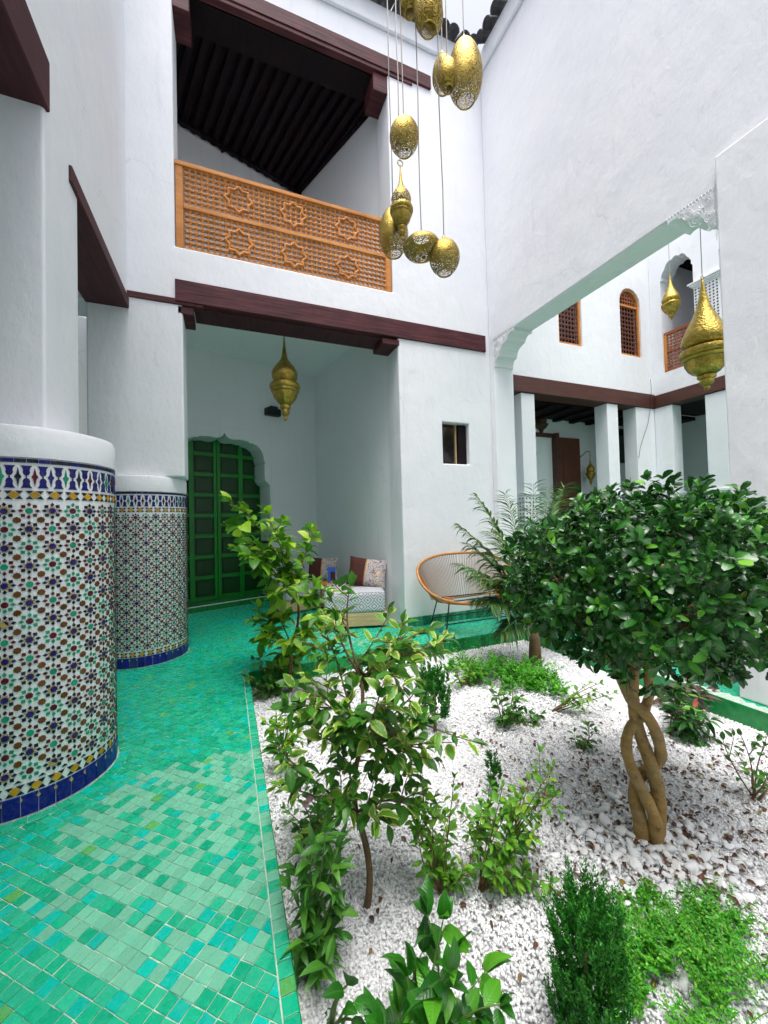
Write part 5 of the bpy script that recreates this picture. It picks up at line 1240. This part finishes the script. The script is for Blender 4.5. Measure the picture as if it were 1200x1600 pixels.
# ---- broad-leaved plants at the bed's front edge, every leaf its own
def broad(base, label, D, tips, size, name='broadleaf_plant'):
    root = thing(name, base, label, 'plant'); b = MB(); L = []; base = Vector(base)
    for (px, py, sz, ax, ay) in tips:
        q = PX(px, py, D+random.uniform(-.09, .09)); stem = limb(b, base+rv(.012), q, .0055, .003, sag=.03, n=7, wob=.015)
        d = W(ax, -.35, ay); L.append((q, orient(d, Vector((0, -.5, 1))+rv(.2)), size*sz))
    b.build('stem', 'stem_green', root, smooth=True); foliage(root, L, T_WIDE, 'leaf_broad', len(L))
T_BROAD = leaf_template(.52, .30, .30, wprof=(0, .58, 1, .86, .42, 0))
bush('broadleaf_plant', (.485, 1.03, ZG), 'broad-leaved plant with large ribbed bright green leaves at the front of the bed', tipset([(650, 1405), (672, 1425), (640, 1470), (700, 1470), (620, 1510), (735, 1505), (680, 1500), (600, 1560), (755, 1545), (655, 1535), (720, 1560), (575, 1590), (630, 1580), (690, 1590)], 1.12, .08), 'leaf_broad', T_BROAD, .098, 6, cat='plant', single=240, stem_m='stem_green', twigs=0, t0=.35, jit=.02)
broad((.262, 1.19, ZG), 'small sprig of broad leaves beside the tiled kerb at the front', 1.20, [(520, 1530, 1, -.4, .5), (525, 1520, 1, .2, .8), (535, 1545, .9, 1, .1), (510, 1560, 1, -1, -.1), (530, 1570, .9, .8, -.3), (515, 1590, .9, -.8, -.4), (540, 1580, .8, 1, 0), (520, 1555, .8, .3, .4)], .072)

# ---- conifers
def conifer(name, base, label, h, rad, n, size, single=0, trunk=.0, tall=1.0, m='leaf_conifer', lean=0.0, shafts=14):
    """upright bush of many narrow plumes"""
    root = thing(name, base, label, 'shrub', 'clipped conifers in the gravel'); base = Vector(base); b = MB(); L = []
    b.tube([base+Vector((0, 0, -.02)), base+Vector((0, 0, h*.6))], [.012*h/.4, .004], 7)
    per = max(6, n//(shafts*6))
    for k in range(shafts*6):
        a = random.uniform(0, 6.28); q = math.sqrt(random.random()); zr_ = random.uniform(trunk, .80)
        prof = math.sin(math.pi*min(1, (zr_-trunk)/(1-trunk)*.80+.20))**.7
        p0 = base+Vector((math.cos(a)*q*rad*prof*.75, math.sin(a)*q*rad*prof*.75, h*zr_)); d = Vector((math.cos(a)*.30*q, math.sin(a)*.30*q, 1)).normalized(); ln = h*random.uniform(.14, .26)
        ln = min(ln, (h*1.02-(p0.z-base.z)))
        for j in range(per):
            t = j/per; p = p0+d*ln*t; dd = (d*1.1+rv(.75)); L.append((p+rv(.006), orient(dd, rv(1)), size*(1.15-.55*t)*random.uniform(.7, 1.2)))
    b.build('trunk', 'bark', root, smooth=True); foliage(root, L, T_SCALE, m, single, part='foliage'); return root
conifer('conifer', (.95, .875, ZG), 'dense dark green conifer bush at the front of the gravel bed', .49, .138, 24000, .0165, shafts=54)
conifer('conifer', (1.397, 2.565, ZG), 'small bright green conifer with a short bare stem behind the citrus', .47, .155, 3000, .038, trunk=.18)
conifer('conifer', (1.373, 1.853, ZG), 'tiny dark conifer sprig behind the sprawling rose bush', .24, .045, 700, .026, shafts=5)

# ---- feathery ground cover
def fern(name, base, label, spots, size, n, gap=.22):
    """low mat of finely divided fronds, patchy so that the gravel shows between them"""
    root = thing(name, base, label, 'plant'); L = []; b = MB(); base = Vector(base)
    for (x, y, h, r_) in spots:
        for k in range(n):
            a = random.uniform(0, 6.28); q = math.sqrt(random.random())*r_; cx, cy = x+math.cos(a)*q, y+math.sin(a)*q
            if mnoise.noise(Vector((cx*9, cy*9, 1.7))) < gap-.55+.45*(q/r_)**3: continue
            hh = h*random.uniform(.35, 1.0)*(1-.5*(q/r_)**2)*(1+.7*mnoise.noise(Vector((cx*6, cy*6, 4.1)))); a2 = random.uniform(0, 6.28); reach = hh*random.uniform(.3, .9)
            p0 = Vector((cx, cy, ZG)); p2 = Vector((cx+math.cos(a2)*reach, cy+math.sin(a2)*reach, ZG+hh)); pts = bez(p0, p0.lerp(p2, .35)+Vector((0, 0, .45*hh)), p2, 6)
            if k % 6 == 0: b.tube(pts, .0011, 4, cap=False)
            ax = (p2-p0).normalized(); sd_ = ax.cross(Vector((0, 0, 1))); sd_ = sd_.normalized() if sd_.length > .05 else Vector((1, 0, 0))
            for j in range(14):
                t = .25+.75*j/14; f = t*5; i = min(4, int(f)); p = pts[i].lerp(pts[i+1], f-i); d = sd_*(1 if j % 2 else -1)+ax*.6+rv(.35)
                L.append((p, orient(d, Vector((0, 0, 1))+rv(.5)), size*(1.2-.7*t)*random.uniform(.7, 1.2)))
    b.build('stem', 'stem_green', root)['kind'] = 'stuff'; foliage(root, L, T_SMALL, 'leaf_fern', 0, part='foliage')
fern('fern_patch', (1.22, .93, ZG), 'feathery bright green ground cover at the front of the bed past the dark conifer', [(1.34, .94, .15, .17), (1.44, .84, .19, .19), (1.26, .84, .14, .13), (1.54, .98, .12, .14), (1.38, .72, .17, .18), (1.60, .84, .17, .18), (1.22, .98, .07, .08)], .016, 270)
fern('fern_patch', (2.42, 2.95, ZG), 'feathery lime-green ground cover behind the ficus near the green edging', [(2.30, 3.15, .30, .22), (2.48, 2.95, .28, .24), (2.62, 2.75, .20, .22), (2.2, 3.4, .24, .18), (2.7, 3.1, .24, .2)], .036, 130)
fern('fern_patch', (2.05, 1.02, ZG), 'thin trailing green shoots among the brown leaves by the pebbles', [(1.50, 1.06, .05, .12), (1.70, .98, .05, .12), (1.42, 1.12, .04, .09)], .014, 60)

# ---- palm
pal = thing('palm', (2.98, 3.25, ZG), 'feathery young palm with drooping fronds before the string bench', 'palm')
b = MB(); base = Vector((2.98, 3.25, ZG)); L = []; D = 4.05
b.tube([base-Vector((0, 0, .02)), base+Vector((0, 0, .25)), base+Vector((-.02, 0, .50))], [.07, .055, .04], 10); b.build('trunk', 'bark', pal, smooth=True)
crown = base+Vector((-.02, 0, .48))
for px, py, lift, dz in [(745, 775, .55, 0), (715, 820, .45, .2), (728, 850, .35, .3), (740, 900, .30, -.2), (712, 880, .35, -.1), (760, 945, .25, -.3), (780, 905, .4, -.35), (885, 757, .4, .3), (870, 775, .35, -.2), (835, 755, .35, .2), (790, 770, .5, .4), (735, 935, .3, .1), (900, 830, .3, .3), (860, 760, .3, .5), (765, 830, .45, -.4), (775, 990, .25, -.25)]:
    q = PX(px, py, D+dz); m_ = crown.lerp(q, .45)+Vector((0, 0, lift*.55)); pts = bez(crown, m_, q, 14); rb = MB(); rb.tube(pts, [.009-.0006*k for k in range(14)], 5); fr = rb.build('frond', 'stem_green', pal); LL = []
    for k in range(84):
        t = .14+.86*k/84; f = t*13; i = min(12, int(f)); p = pts[i].lerp(pts[i+1], f-i); ax = (pts[i+1]-pts[i]).normalized(); side = ax.cross(Vector((0, 0, 1))).normalized()*(1 if k % 2 else -1)
        ln = .27*(1-.65*abs(t-.45)**1.3*1.6); d = ax*.75+side*.75+Vector((0, 0, random.uniform(-.45, .05)))+rv(.12); LL.append((p, orient(d, Vector((0, 0, 1))), max(.07, ln)*random.uniform(.8, 1.1)))
    foliage(fr, LL, T_BLADE, 'leaf_palm', 0, part='leaflets')
